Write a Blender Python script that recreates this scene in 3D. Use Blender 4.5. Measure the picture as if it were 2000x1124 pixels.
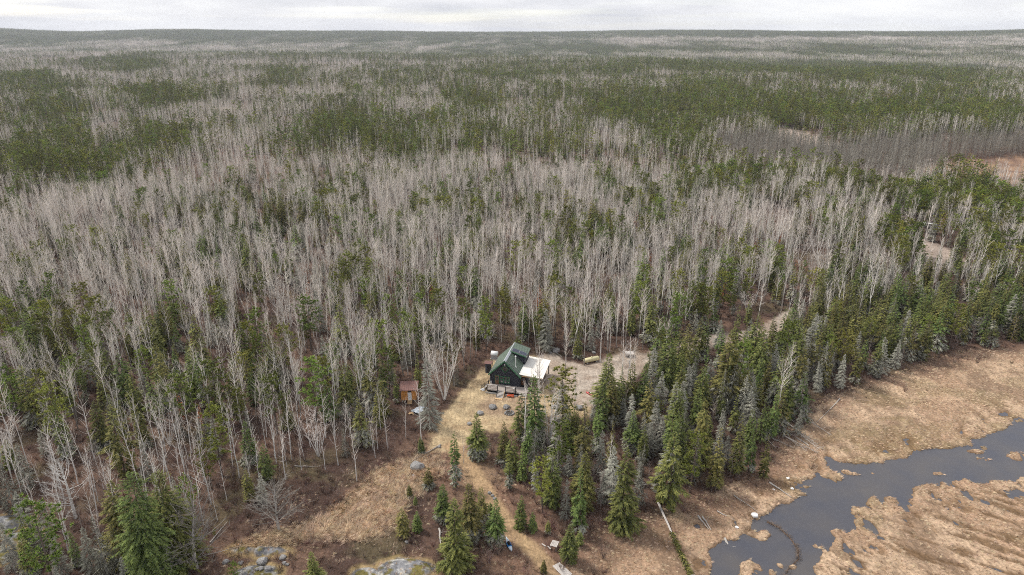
import bpy, math, random
import numpy as np
from mathutils import Vector, Matrix

for o in list(bpy.data.objects):
    bpy.data.objects.remove(o)
S = bpy.context.scene
COL = S.collection
R = math.radians

# ------------------------------------------------------------------ camera, sky, sun, exposure
CAM_H, PITCH, FPX = 70.0, R(20.4), 1333.0        # eye height (m), downward tilt, focal length in px of a 2000 px frame
cam = bpy.data.objects.new('camera', bpy.data.cameras.new('camera'))
COL.objects.link(cam)
cam.data.sensor_width = 36.0
cam.data.lens = 36.0 * FPX / 2000.0
cam.data.clip_start = 0.5
cam.data.clip_end = 60000.0
cam.location = (0, 0, CAM_H)
cam.rotation_euler = (math.pi / 2 - PITCH, 0, 0)
S.camera = cam
S.render.resolution_x, S.render.resolution_y = 1024, 575

SUN_EL, SUN_AZ = R(52), R(-62)                    # azimuth from +Y towards +X
world = bpy.data.worlds.new('World')
S.world = world
world.use_nodes = True
wn, wl = world.node_tree.nodes, world.node_tree.links
wn.clear()
w_out = wn.new('ShaderNodeOutputWorld')
sky = wn.new('ShaderNodeTexSky')
sky.sky_type = 'NISHITA'
sky.sun_disc = False
sky.sun_elevation = SUN_EL
sky.sun_rotation = SUN_AZ
bg_sky = wn.new('ShaderNodeBackground'); bg_sky.inputs['Strength'].default_value = 0.12
wl.new(sky.outputs[0], bg_sky.inputs['Color'])
tc = wn.new('ShaderNodeTexCoord')
sep = wn.new('ShaderNodeSeparateXYZ'); wl.new(tc.outputs['Generated'], sep.inputs[0])
mp = wn.new('ShaderNodeMapping'); mp.inputs['Scale'].default_value = (3.0, 3.0, 17.0)
wl.new(tc.outputs['Generated'], mp.inputs['Vector'])
def wnoise(scale, detail, rough, src):
    n = wn.new('ShaderNodeTexNoise'); n.inputs['Scale'].default_value = scale
    n.inputs['Detail'].default_value = detail; n.inputs['Roughness'].default_value = rough
    wl.new(src, n.inputs['Vector']); return n
n1 = wnoise(1.15, 6, 0.55, mp.outputs[0])
cr = wn.new('ShaderNodeValToRGB')
cr.color_ramp.elements[0].position = 0.36; cr.color_ramp.elements[0].color = (0.60, 0.615, 0.68, 1)
cr.color_ramp.elements[1].position = 0.66; cr.color_ramp.elements[1].color = (1.02, 1.02, 1.03, 1)
e = cr.color_ramp.elements.new(0.5); e.color = (0.80, 0.80, 0.84, 1)
wl.new(n1.outputs[0], cr.inputs[0])
bg_cl = wn.new('ShaderNodeBackground'); bg_cl.inputs['Strength'].default_value = .455
wl.new(cr.outputs[0], bg_cl.inputs['Color'])
mp2 = wn.new('ShaderNodeMapping'); mp2.inputs['Scale'].default_value = (2.0, 2.0, 34.0); mp2.inputs['Location'].default_value = (3.1, 0.4, 1.7)
wl.new(tc.outputs['Generated'], mp2.inputs['Vector'])
n2 = wnoise(1.4, 4, 0.5, mp2.outputs[0])
cov = wn.new('ShaderNodeMapRange'); cov.inputs['From Min'].default_value = 0.30; cov.inputs['From Max'].default_value = 0.46
cov.inputs['To Min'].default_value = 0.55; cov.inputs['To Max'].default_value = 0.96
wl.new(n2.outputs[0], cov.inputs['Value'])
wmix = wn.new('ShaderNodeMixShader')
wl.new(cov.outputs[0], wmix.inputs[0]); wl.new(bg_sky.outputs[0], wmix.inputs[1]); wl.new(bg_cl.outputs[0], wmix.inputs[2])
wl.new(wmix.outputs[0], w_out.inputs['Surface'])

sun = bpy.data.objects.new('sun', bpy.data.lights.new('sun', 'SUN'))
COL.objects.link(sun)
sun.data.energy = 1.5
sun.data.angle = R(11)
sun.data.color = (1.0, 0.95, 0.88)
sd = Vector((math.sin(SUN_AZ) * math.cos(SUN_EL), math.cos(SUN_AZ) * math.cos(SUN_EL), math.sin(SUN_EL)))
sun.rotation_euler = sd.to_track_quat('Z', 'Y').to_euler()
sun.location = (-200, 0, 300)

S.view_settings.view_transform = 'Standard'
S.view_settings.look = 'None'
S.view_settings.exposure = 1.27
S.view_settings.gamma = 1.0
S.view_settings.use_curve_mapping = False
S.cycles.max_bounces = 5
S.cycles.diffuse_bounces = 3
S.cycles.volume_bounces = 0
S.cycles.use_adaptive_sampling = True
S.cycles.use_denoising = False
S.cycles.adaptive_threshold = 0.02
S.cycles.filter_width = 1.0

# ------------------------------------------------------------------ numeric helpers
def _hash(ix, iy, seed):
    h = (ix.astype(np.int64) * 374761393 + iy.astype(np.int64) * 668265263 + seed * 974634777) & 0xFFFFFFFF
    h = ((h ^ (h >> 13)) * 1274126177) & 0xFFFFFFFF
    h = (h ^ (h >> 16)) & 0xFFFFFFFF
    return h / 4294967295.0
def vnoise(x, y, seed=0):
    x = np.asarray(x, float); y = np.asarray(y, float)
    ix, iy = np.floor(x), np.floor(y)
    fx, fy = x - ix, y - iy
    fx = fx * fx * (3 - 2 * fx); fy = fy * fy * (3 - 2 * fy)
    a = _hash(ix, iy, seed); b = _hash(ix + 1, iy, seed); c = _hash(ix, iy + 1, seed); d = _hash(ix + 1, iy + 1, seed)
    return (a + (b - a) * fx) * (1 - fy) + (c + (d - c) * fx) * fy
def fbm(x, y, seed=0, octv=4):
    s = 0; a = 1; t = 0
    for k in range(octv):
        s = s + a * vnoise(np.asarray(x) * 2 ** k, np.asarray(y) * 2 ** k, seed + k * 17); t += a; a *= 0.5
    return s / t
def sstep(a, b, x):
    t = np.clip((np.asarray(x, float) - a) / (b - a), 0, 1)
    return t * t * (3 - 2 * t)
CP, SP = math.cos(PITCH), math.sin(PITCH)
def project(X, Y, Z):
    Z = np.asarray(Z, float) - CAM_H
    d = Y * CP - Z * SP
    up = Y * SP + Z * CP
    d = np.where(d < 1, 1, d)
    return 1000 + FPX * X / d, 562 - FPX * up / d
def ground_at(px, py, z=0.0):
    u = (px - 1000) / FPX; v = (py - 562) / FPX
    dy = CP - v * SP; dz = -SP - v * CP
    t = (z - CAM_H) / dz
    return u * t, dy * t
def gpoly(pts, z=0.0):
    return np.array([ground_at(x, y, z) for x, y in pts])
def poly_sd(P, X, Y):
    """signed distance (positive inside) of points to polygon P"""
    X = np.asarray(X, float); Y = np.asarray(Y, float)
    dmin = np.full(X.shape, 1e9); ins = np.zeros(X.shape, bool)
    n = len(P)
    for i in range(n):
        x0, y0 = P[i]; x1, y1 = P[(i + 1) % n]
        ex, ey = x1 - x0, y1 - y0
        t = np.clip(((X - x0) * ex + (Y - y0) * ey) / (ex * ex + ey * ey + 1e-9), 0, 1)
        dmin = np.minimum(dmin, np.hypot(X - x0 - t * ex, Y - y0 - t * ey))
        if y0 != y1:
            c = ((y0 > Y) != (y1 > Y)) & (X < (x1 - x0) * (Y - y0) / (y1 - y0) + x0)
            ins ^= c
    return np.where(ins, dmin, -dmin)
def line_d(P, X, Y):
    X = np.asarray(X, float); Y = np.asarray(Y, float)
    dmin = np.full(X.shape, 1e9)
    for i in range(len(P) - 1):
        x0, y0 = P[i]; x1, y1 = P[i + 1]
        ex, ey = x1 - x0, y1 - y0
        t = np.clip(((X - x0) * ex + (Y - y0) * ey) / (ex * ex + ey * ey + 1e-9), 0, 1)
        dmin = np.minimum(dmin, np.hypot(X - x0 - t * ex, Y - y0 - t * ey))
    return dmin

# ------------------------------------------------------------------ the lie of the land (outlines of the clearings, banks and river)
WZ = -1.25                                         # water level
MZ = -1.0
P_LAWN = gpoly([(990, 690), (955, 706), (938, 728), (912, 752), (890, 778), (864, 812), (846, 846), (838, 876), (866, 888), (905, 874), (925, 852), (950, 842),
                (985, 848), (1003, 830), (1030, 812), (1070, 812), (1110, 812), (1150, 812), (1160, 790), (1120, 775), (1080, 770), (1060, 740), (1060, 700)])
P_DRIVE = gpoly([(1040, 712), (1052, 698), (1076, 690), (1108, 707), (1150, 714), (1186, 700), (1215, 688), (1262, 690), (1300, 676), (1340, 668), (1382, 655), (1440, 651),
                 (1480, 640), (1518, 620), (1545, 604), (1562, 610), (1534, 640), (1500, 660), (1450, 669), (1392, 677), (1345, 692), (1300, 703), (1265, 716),
                 (1235, 742), (1200, 768), (1165, 796), (1118, 794), (1092, 772), (1064, 758)])
P_TALL = gpoly([(735, 925), (780, 905), (815, 890), (850, 898), (862, 915), (838, 945), (812, 962), (792, 990), (772, 1020), (742, 1045), (690, 1052), (620, 1047),
                (560, 1058), (470, 1064), (520, 1045), (600, 1030), (640, 1010), (665, 985), (700, 955)])
L_PATH = gpoly([(880, 872), (915, 905), (940, 948), (962, 985), (985, 1018), (1015, 1052), (1055, 1088), (1095, 1126), (1120, 1150)])
P_MARSH = gpoly([(2300, 655), (2000, 682), (1900, 692), (1850, 702), (1780, 732), (1700, 757), (1640, 778), (1602, 800), (1588, 832), (1560, 852), (1530, 874), (1512, 902),
                 (1500, 932), (1450, 954), (1400, 978), (1340, 992), (1290, 1012), (1230, 1034), (1180, 1050), (1150, 1075), (1120, 1110), (1110, 1180), (1110, 1300),
                 (2400, 1300), (2600, 900)], MZ)
P_RIVER = gpoly([(2300, 780), (2000, 822), (1950, 846), (1900, 862), (1862, 879), (1815, 876), (1780, 894), (1740, 902), (1690, 906), (1650, 906), (1618, 898), (1612, 910), (1640, 922),
                 (1655, 934), (1632, 941), (1600, 936), (1568, 943), (1562, 958), (1576, 968), (1556, 978), (1528, 984), (1498, 1008), (1478, 1018), (1462, 1038),
                 (1440, 1052), (1400, 1062), (1388, 1076), (1398, 1100), (1388, 1140), (1370, 1200), (1560, 1200), (1580, 1130), (1598, 1084), (1620, 1062), (1640, 1046), (1664, 1028),
                 (1668, 1012), (1656, 1002), (1668, 990), (1702, 975), (1738, 964), (1768, 984), (1776, 975), (1782, 950), (1830, 941), (1880, 938), (1920, 944), (1945, 935),
                 (1975, 941), (2000, 930), (2300, 900)], WZ)
ISLES = [((1632, 924), 3.0, 0.8), ((1560, 953), 1.6, 0.8), ((1990, 893), 3.2, 1.4), ((1946, 897), 1.3, .5), ((1478, 1120), 2.7, 2.2), ((1520, 1106), .7, .4), ((1640, 1042), 1.5, .7),
         ((1605, 1068), 1.2, .6), ((1900, 882), 1.0, .3), ((1925, 876), .8, .3), ((1880, 890), .5, .2), ((1965, 905), .8, .3), ((1840, 925), .7, .2), ((1480, 1045), 1.9, 1.0), ((1652, 935), 0.6, .25),
         ((1575, 1096), .6, .3), ((1560, 1085), .5, .25), ((1548, 1108), .7, .35), ((1700, 925), .4, .15), ((1915, 897), .5, .2), ((1893, 868), .5, .2)]
ISLES = [(ground_at(*p, WZ), a, b) for p, a, b in ISLES]
# bare rock: (outline centre px, radius x, radius y in m, height)
ROCKS = [((790, 1118), 3.9, 2.5, .8), ((715, 1122), 1.6, 1.2, .4), ((480, 1076), 1.6, .8, .3), ((508, 1077), 1.0, .9, .3), ((535, 1078), 1.6, .8, .3), ((500, 1118), 2.6, 1.3, .3),
         ((8, 1020), 3.5, 1.6, .5), ((45, 1050), 3.0, 1.4, .4), ((10, 1085), 2.5, 1.4, .4)]
ROCKS = [(ground_at(*p), a, b, h) for p, a, b, h in ROCKS]
OUTCROP = [(ground_at(1568, 264), 18, 55), (ground_at(1814, 492), 7.5, 20.0), (ground_at(1835, 488), 4, 6), (ground_at(1815, 520), 4, 6), (ground_at(1140, 318), 10, 4), (ground_at(730, 218), 12, 6), (ground_at(197, 166), 16, 16),
           (ground_at(365, 388), 7, 1.5), (ground_at(205, 690), 3, 1.2), (ground_at(270, 720), 3.5, 1.5), (ground_at(425, 218), 14, 6)]
P_FEN = gpoly([(1780, 332), (1850, 312), (1900, 306), (2000, 305), (2250, 302), (2250, 362), (1980, 360), (1880, 352), (1810, 344)])

def crest(th):                                     # distance of the near plateau's edge along a bearing (radians from +Y)
    return np.interp(np.asarray(th), [-0.8, -0.64, -0.2, 0.0, 0.35, 0.64, 0.8], [2500, 2500, 2100, 1900, 1350, 1300, 1300])
def terrain(X, Y):
    X = np.asarray(X, float); Y = np.asarray(Y, float)
    D = np.hypot(X, Y); th = np.arctan2(X, Y)
    g = sstep(120, 700, D)
    z = (fbm(X / 30, Y / 30, 3) - .5) * 1.1 + (fbm(X / 170, Y / 170, 5) - .5) * (13.0 * g)
    z = z * sstep(60, 200, D) + (fbm(X / 9, Y / 9, 8) - .5) * .35
    C = crest(th)
    z = z + 6 * sstep(500, 1, C - D) * sstep(-.1, -.7, th)
    z = z - 22 * sstep(0, 500, D - C)
    up = sstep(C + 400, 5600, D)
    z = z + up * (90 + 30 * (fbm(X / 1300, Y / 1900, 11, 3) - .5) + 22 * sstep(-.56, -.68, th) + 22 * sstep(.52, .68, th) - 8 * np.exp(-((th + .53) / .05) ** 2) + 9 * np.exp(-((th + .43) / .07) ** 2) + 4 * np.exp(-((th - .2) / .1) ** 2))
    z = z - 40 * sstep(6300, 8000, D)
    return z
def near_terms(X, Y):
    """signed distances used both by the ground and by what grows on it"""
    sd = {}
    sd['lawn'] = poly_sd(P_LAWN, X, Y); sd['drive'] = poly_sd(P_DRIVE, X, Y); sd['tall'] = poly_sd(P_TALL, X, Y)
    sd['path'] = 1.35 - line_d(L_PATH, X, Y)
    sd['marsh'] = poly_sd(P_MARSH, X, Y)
    riv = poly_sd(P_RIVER, X, Y)
    isl = np.full(np.shape(X), -1e9)
    for (cx, cy), a, b in ISLES:
        isl = np.maximum(isl, (1 - np.hypot((X - cx) / a, (Y - cy) / b)) * b)
    sd['river'] = np.minimum(riv, -isl)
    rk = np.full(np.shape(X), -1e9)
    for (cx, cy), a, b, h in ROCKS:
        rk = np.maximum(rk, (1 - np.hypot((X - cx) / a, (Y - cy) / b)) * b)
    sd['rock'] = rk
    oc = np.full(np.shape(X), -1e9)
    for (cx, cy), a, b in OUTCROP:
        oc = np.maximum(oc, (1 - np.hypot((X - cx) / a, (Y - cy) / b)) * b)
    sd['outcrop'] = oc
    sd['fen'] = poly_sd(P_FEN, X, Y)
    return sd
def far_bank(X, Y):
    return sstep(-6, 4, (.62 * X - Y) + 50)
def streaks(X, Y):
    u = .80 * X - .60 * Y; v = .60 * X + .80 * Y
    v = v + 3.0 * (fbm(u / 14, v / 14, 211, 2) - .5)
    return sstep(.50, .66, fbm(u / 4.5, v / .8, 212, 3)) * (.35 + .65 * sstep(.4, .6, fbm(X / 9, Y / 9, 213, 2))) * far_bank(X, Y)
def near_ground(X, Y, sd):
    z = terrain(X, Y)
    m = sstep(-9, 3, sd['marsh'])
    flat = MZ + (fbm(X / 2.2, Y / 2.2, 21, 3) - .5) * .34
    z = z * (1 - m) + flat * m
    dr = sstep(-3, 1.5, np.maximum(sd['drive'], sd['lawn']))
    z = z * (1 - dr * .8)
    edge = sd['river'] + (fbm(X / 1.6, Y / 1.6, 22, 4) - .5) * 2.0 + (vnoise(X / .35, Y / .35, 29) - .5) * .35
    z = z - .95 * sstep(-.55, .85, edge)
    rag = sstep(.52, .66, fbm(X / 1.5 + 9, Y / 2.6, 23, 4)) * sstep(-11, -1.5, sd['river'])   # small pools in the low grass
    z = z - .42 * rag * m * np.where(far_bank(X, Y) > 0, .9, .55)
    z = z - .17 * streaks(X, Y) * m
    return z, edge
def hump(X, Y):
    z = np.zeros(np.shape(X))
    for (cx, cy), a, b, h in ROCKS:
        q = np.clip(1 - ((X - cx) / a) ** 2 - ((Y - cy) / b) ** 2, 0, 1)
        z = np.maximum(z, h * np.sqrt(q) * (.8 + .4 * fbm(X / 1.1, Y / 1.1, 31, 3)))
    return z
def ground_z(X, Y):
    X = np.atleast_1d(np.asarray(X, float)); Y = np.atleast_1d(np.asarray(Y, float))
    z, _ = near_ground(X, Y, near_terms(X, Y))
    return z + hump(X, Y)
def gz(x, y):
    return float(ground_z(x, y)[0])
def spot(px, py):
    """the point of the ground seen at a pixel"""
    z = 0.0
    for _ in range(4):
        x, y = ground_at(px, py, z); z = gz(x, y)
    return x, y, z

# ------------------------------------------------------------------ materials
def mat(name, rgb, rough=.85, spec=.25, var=0.0, nscale=None, namt=.25, bump=0, rgb2=None, metal=0, attr=None, hue=0.0, stretch=None, ndetail=5):
    m = bpy.data.materials.new(name); m.use_nodes = True
    N, L = m.node_tree.nodes, m.node_tree.links
    b = N['Principled BSDF']
    b.inputs['Roughness'].default_value = rough
    b.inputs['Specular IOR Level'].default_value = spec
    b.inputs['Metallic'].default_value = metal
    if attr:
        a = N.new('ShaderNodeAttribute'); a.attribute_name = attr; col = a.outputs['Color']
    else:
        c = N.new('ShaderNodeRGB'); c.outputs[0].default_value = (*rgb, 1); col = c.outputs[0]
    tcn = N.new('ShaderNodeTexCoord')
    src = tcn.outputs['Object']
    if stretch:
        mpn = N.new('ShaderNodeMapping'); mpn.inputs['Scale'].default_value = stretch; L.new(src, mpn.inputs['Vector']); src = mpn.outputs[0]
    if nscale:
        nz = N.new('ShaderNodeTexNoise'); nz.inputs['Scale'].default_value = nscale; nz.inputs['Detail'].default_value = ndetail; nz.inputs['Roughness'].default_value = .6
        L.new(src, nz.inputs['Vector'])
        if rgb2:
            mr = N.new('ShaderNodeMapRange'); mr.inputs['From Min'].default_value = .38; mr.inputs['From Max'].default_value = .62
            L.new(nz.outputs[0], mr.inputs['Value'])
            mx = N.new('ShaderNodeMix'); mx.data_type = 'RGBA'; L.new(mr.outputs[0], mx.inputs[0]); L.new(col, mx.inputs[6]); mx.inputs[7].default_value = (*rgb2, 1)
            col = mx.outputs[2]
        else:
            mr = N.new('ShaderNodeMapRange'); mr.inputs['From Min'].default_value = .25; mr.inputs['From Max'].default_value = .75
            mr.inputs['To Min'].default_value = 1 - namt; mr.inputs['To Max'].default_value = 1 + namt
            L.new(nz.outputs[0], mr.inputs['Value'])
            vm = N.new('ShaderNodeVectorMath'); vm.operation = 'SCALE'; L.new(col, vm.inputs[0]); L.new(mr.outputs[0], vm.inputs['Scale']); col = vm.outputs[0]
        if bump:
            bp = N.new('ShaderNodeBump'); bp.inputs['Strength'].default_value = bump; bp.inputs['Distance'].default_value = .1
            L.new(nz.outputs[0], bp.inputs['Height']); L.new(bp.outputs[0], b.inputs['Normal'])
    if var or hue:
        oi = N.new('ShaderNodeObjectInfo')
        hs = N.new('ShaderNodeHueSaturation')
        m1 = N.new('ShaderNodeMapRange'); m1.inputs['To Min'].default_value = 1 - var; m1.inputs['To Max'].default_value = 1 + var
        L.new(oi.outputs['Random'], m1.inputs['Value']); L.new(m1.outputs[0], hs.inputs['Value'])
        if hue:
            mm = N.new('ShaderNodeMath'); mm.operation = 'MULTIPLY'; mm.inputs[1].default_value = 7.31; L.new(oi.outputs['Random'], mm.inputs[0])
            fr = N.new('ShaderNodeMath'); fr.operation = 'FRACT'; L.new(mm.outputs[0], fr.inputs[0])
            m2 = N.new('ShaderNodeMapRange'); m2.inputs['To Min'].default_value = .5 - hue; m2.inputs['To Max'].default_value = .5 + hue
            L.new(fr.outputs[0], m2.inputs['Value']); L.new(m2.outputs[0], hs.inputs['Hue'])
        L.new(col, hs.inputs['Color']); col = hs.outputs[0]
    L.new(col, b.inputs['Base Color'])
    return m
M = {}
M['bark_pale'] = mat('pale_bark', (.82, .79, .72), nscale=3.0, rgb2=(.66, .63, .56), var=.16, stretch=(1, 1, .5))
M['bark_low'] = mat('lower_bark', (.34, .32, .28), nscale=2.0, rgb2=(.20, .18, .16), var=.2)
M['twig_pale'] = mat('pale_twigs', (.68, .61, .54), var=.22, hue=.012)
M['twig_pink'] = mat('pinkish_twigs', (.30, .235, .205), var=.2, hue=.01)
M['birch'] = mat('birch_bark', (.84, .82, .78), nscale=6, rgb2=(.5, .47, .42), var=.08)
M['needle'] = mat('spruce_needles', (.104, .122, .033), nscale=1.3, namt=.45, var=.32, hue=.05)
M['needle_tip'] = mat('spruce_needle_tips', (.185, .195, .052), nscale=1.3, namt=.35, var=.3, hue=.05)
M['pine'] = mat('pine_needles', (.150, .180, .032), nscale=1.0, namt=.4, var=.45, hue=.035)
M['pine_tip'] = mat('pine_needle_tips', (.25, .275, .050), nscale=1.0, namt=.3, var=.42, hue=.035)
M['bark_dark'] = mat('conifer_bark', (.13, .10, .08), nscale=3, namt=.3, var=.15)
M['lichen'] = mat('lichen_twigs', (.40, .40, .32), nscale=1.5, rgb2=(.24, .225, .185), var=.2)
M['deadtwig'] = mat('dead_twigs', (.24, .215, .185), nscale=1.2, namt=.3, var=.2)
M['deadwood'] = mat('weathered_wood', (.42, .39, .35), nscale=5, namt=.3, var=.15)
M['tamarack'] = mat('tamarack_twigs', (.27, .25, .205), nscale=.8, namt=.3, var=.18)
M['rust'] = mat('rusty_needles', (.30, .10, .035), nscale=1.5, namt=.4, var=.2)
M['shrub'] = mat('shrub_twigs', (.125, .070, .054), var=.45, hue=.03)
M['shrub2'] = mat('grey_shrub_twigs', (.20, .145, .115), var=.3, hue=.02)
M['grass'] = mat('dry_grass', (.63, .49, .34), var=.3, hue=.018)
M['grass2'] = mat('dry_sedge', (.42, .30, .20), var=.3, hue=.02)
M['leaf'] = mat('leaf_litter', (.26, .14, .08), var=.3)
M['stone'] = mat('grey_stone', (.31, .30, .285), nscale=4, rgb2=(.15, .145, .14), bump=.5, var=.15)

# ground: colour by what covers it, with procedural grain
gm = bpy.data.materials.new('ground_cover'); gm.use_nodes = True
N, L = gm.node_tree.nodes, gm.node_tree.links
b = N['Principled BSDF']; b.inputs['Roughness'].default_value = .95; b.inputs['Specular IOR Level'].default_value = .1
at = N.new('ShaderNodeAttribute'); at.attribute_name = 'cover'
geo = N.new('ShaderNodeNewGeometry')
def gn(scale, detail, rough, vec=None):
    n = N.new('ShaderNodeTexNoise'); n.inputs['Scale'].default_value = scale; n.inputs['Detail'].default_value = detail; n.inputs['Roughness'].default_value = rough
    L.new(vec or geo.outputs['Position'], n.inputs['Vector']); return n
def rng(n, a, b_, c, d):
    m = N.new('ShaderNodeMapRange'); m.inputs['From Min'].default_value = a; m.inputs['From Max'].default_value = b_
    m.inputs['To Min'].default_value = c; m.inputs['To Max'].default_value = d; L.new(n, m.inputs['Value']); return m.outputs[0]
rot = N.new('ShaderNodeMapping'); rot.inputs['Rotation'].default_value = (0, 0, R(35)); rot.inputs['Scale'].default_value = (1.0, .22, 1)
L.new(geo.outputs['Position'], rot.inputs['Vector'])
na = gn(2.4, 8, .72); nb = gn(.5, 4, .6); nc = gn(2.0, 5, .65, rot.outputs[0])
def mul(a, b_):
    m = N.new('ShaderNodeMath'); m.operation = 'MULTIPLY'; L.new(a, m.inputs[0]); L.new(b_, m.inputs[1]); return m.outputs[0]
f = mul(mul(rng(na.outputs[0], .3, .7, .55, 1.4), rng(nb.outputs[0], .3, .7, .82, 1.18)), rng(nc.outputs[0], .3, .7, .75, 1.25))
vs = N.new('ShaderNodeVectorMath'); vs.operation = 'SCALE'; L.new(at.outputs['Color'], vs.inputs[0]); L.new(f, vs.inputs['Scale'])
L.new(vs.outputs[0], b.inputs['Base Color'])
bp = N.new('ShaderNodeBump'); bp.inputs['Strength'].default_value = .6; bp.inputs['Distance'].default_value = .25
L.new(na.outputs[0], bp.inputs['Height']); L.new(bp.outputs[0], b.inputs['Normal'])
M['ground'] = gm

wm = bpy.data.materials.new('river_water'); wm.use_nodes = True
N, L = wm.node_tree.nodes, wm.node_tree.links
b = N['Principled BSDF']; b.inputs['Roughness'].default_value = .16; b.inputs['IOR'].default_value = 1.33; b.inputs['Specular IOR Level'].default_value = .5
geo = N.new('ShaderNodeNewGeometry')
nz = N.new('ShaderNodeTexNoise'); nz.inputs['Scale'].default_value = .16; nz.inputs['Detail'].default_value = 5; L.new(geo.outputs['Position'], nz.inputs['Vector'])
cr = N.new('ShaderNodeValToRGB'); cr.color_ramp.elements[0].position = .35; cr.color_ramp.elements[0].color = (.068, .070, .084, 1)
cr.color_ramp.elements[1].position = .7; cr.color_ramp.elements[1].color = (.095, .088, .086, 1)
L.new(nz.outputs[0], cr.inputs[0]); L.new(cr.outputs[0], b.inputs['Base Color'])
nz2 = N.new('ShaderNodeTexNoise'); nz2.inputs['Scale'].default_value = 2.2; nz2.inputs['Detail'].default_value = 4; L.new(geo.outputs['Position'], nz2.inputs['Vector'])
bp = N.new('ShaderNodeBump'); bp.inputs['Strength'].default_value = .3; bp.inputs['Distance'].default_value = .1
L.new(nz2.outputs[0], bp.inputs['Height']); L.new(bp.outputs[0], b.inputs['Normal'])
M['water'] = wm

# ------------------------------------------------------------------ object helpers
class MB:
    """collects shapes into one mesh"""
    def __init__(s): s.v = []; s.f = []; s.mi = []
    def add(s, vs, fs, mi=0):
        o = len(s.v); s.v.extend([tuple(v) for v in vs]); s.f.extend([tuple(i + o for i in f) for f in fs]); s.mi.extend([mi] * len(fs))
    def box(s, c, d, rot=None, mi=0):
        x, y, z = d[0] / 2, d[1] / 2, d[2] / 2
        vs = [Vector((sx * x, sy * y, sz * z)) for sz in (-1, 1) for sy in (-1, 1) for sx in (-1, 1)]
        if rot is not None: vs = [rot @ v for v in vs]
        c = Vector(c)
        s.add([v + c for v in vs], [(0, 2, 3, 1), (4, 5, 7, 6), (0, 1, 5, 4), (2, 6, 7, 3), (0, 4, 6, 2), (1, 3, 7, 5)], mi)
    def tube(s, pts, rad, n=5, mi=0, cap=True):
        pts = [Vector(p) for p in pts]; o = len(s.v); prev = None
        for i, p in enumerate(pts):
            t = (pts[min(i + 1, len(pts) - 1)] - pts[max(i - 1, 0)]).normalized()
            a = t.orthogonal().normalized() if prev is None else (prev - t * prev.dot(t)).normalized()
            prev = a; b_ = t.cross(a)
            for k in range(n):
                w = 2 * math.pi * k / n
                s.v.append(tuple(p + (a * math.cos(w) + b_ * math.sin(w)) * rad[i]))
        for i in range(len(pts) - 1):
            for k in range(n):
                s.f.append((o + i * n + k, o + i * n + (k + 1) % n, o + (i + 1) * n + (k + 1) % n, o + (i + 1) * n + k)); s.mi.append(mi)
        if cap:
            s.f.append(tuple(o + k for k in reversed(range(n)))); s.mi.append(mi)
            s.f.append(tuple(o + (len(pts) - 1) * n + k for k in range(n))); s.mi.append(mi)
    def blade(s, p, q, w, mi=0, side=None):
        """a thin tapering twig or needle spray, one triangle"""
        p = Vector(p); q = Vector(q); d = q - p
        if side is None: side = d.orthogonal()
        side = side.normalized() * w * .5
        o = len(s.v); s.v.extend([tuple(p - side), tuple(p + side), tuple(q)]); s.f.append((o, o + 1, o + 2)); s.mi.append(mi)
    def prism(s, prof, y0, y1, mi=0):
        """profile in x,z extruded along y"""
        n = len(prof)
        vs = [(x, y0, z) for x, z in prof] + [(x, y1, z) for x, z in prof]
        s.add(vs, [tuple(range(n)), tuple(reversed(range(n, 2 * n)))] + [(i, i + n, (i + 1) % n + n, (i + 1) % n) for i in range(n)], mi)
    def mesh(s, name, mats, smooth=False):
        me = bpy.data.meshes.new(name)
        me.from_pydata(s.v, [], s.f)
        for m in mats: me.materials.append(M[m] if isinstance(m, str) else m)
        if len(mats) > 1: me.polygons.foreach_set('material_index', np.array(s.mi, dtype=np.int32))
        if smooth: me.polygons.foreach_set('use_smooth', [True] * len(me.polygons))
        me.update()
        return me
    def build(s, name, mats, parent=None, smooth=False):
        if not isinstance(mats, (list, tuple)): mats = [mats]
        return link(name, s.mesh(name, mats, smooth), parent)
def link(name, me, parent=None):
    o = bpy.data.objects.new(name, me); COL.objects.link(o)
    if parent is not None: o.parent = parent
    return o
def tag(o, label=None, cat=None, group=None, kind=None):
    if label: o['label'] = label
    if cat: o['category'] = cat
    if group: o['group'] = group
    if kind: o['kind'] = kind
    return o
def empty(name, loc, rz=0, sc=1.0):
    o = bpy.data.objects.new(name, None); COL.objects.link(o)
    o.location = loc; o.rotation_euler = (0, 0, rz); o.scale = (sc, sc, sc); o.empty_display_size = .3
    return o
rnd = random.Random(11)
npr = np.random.default_rng(7)

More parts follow.
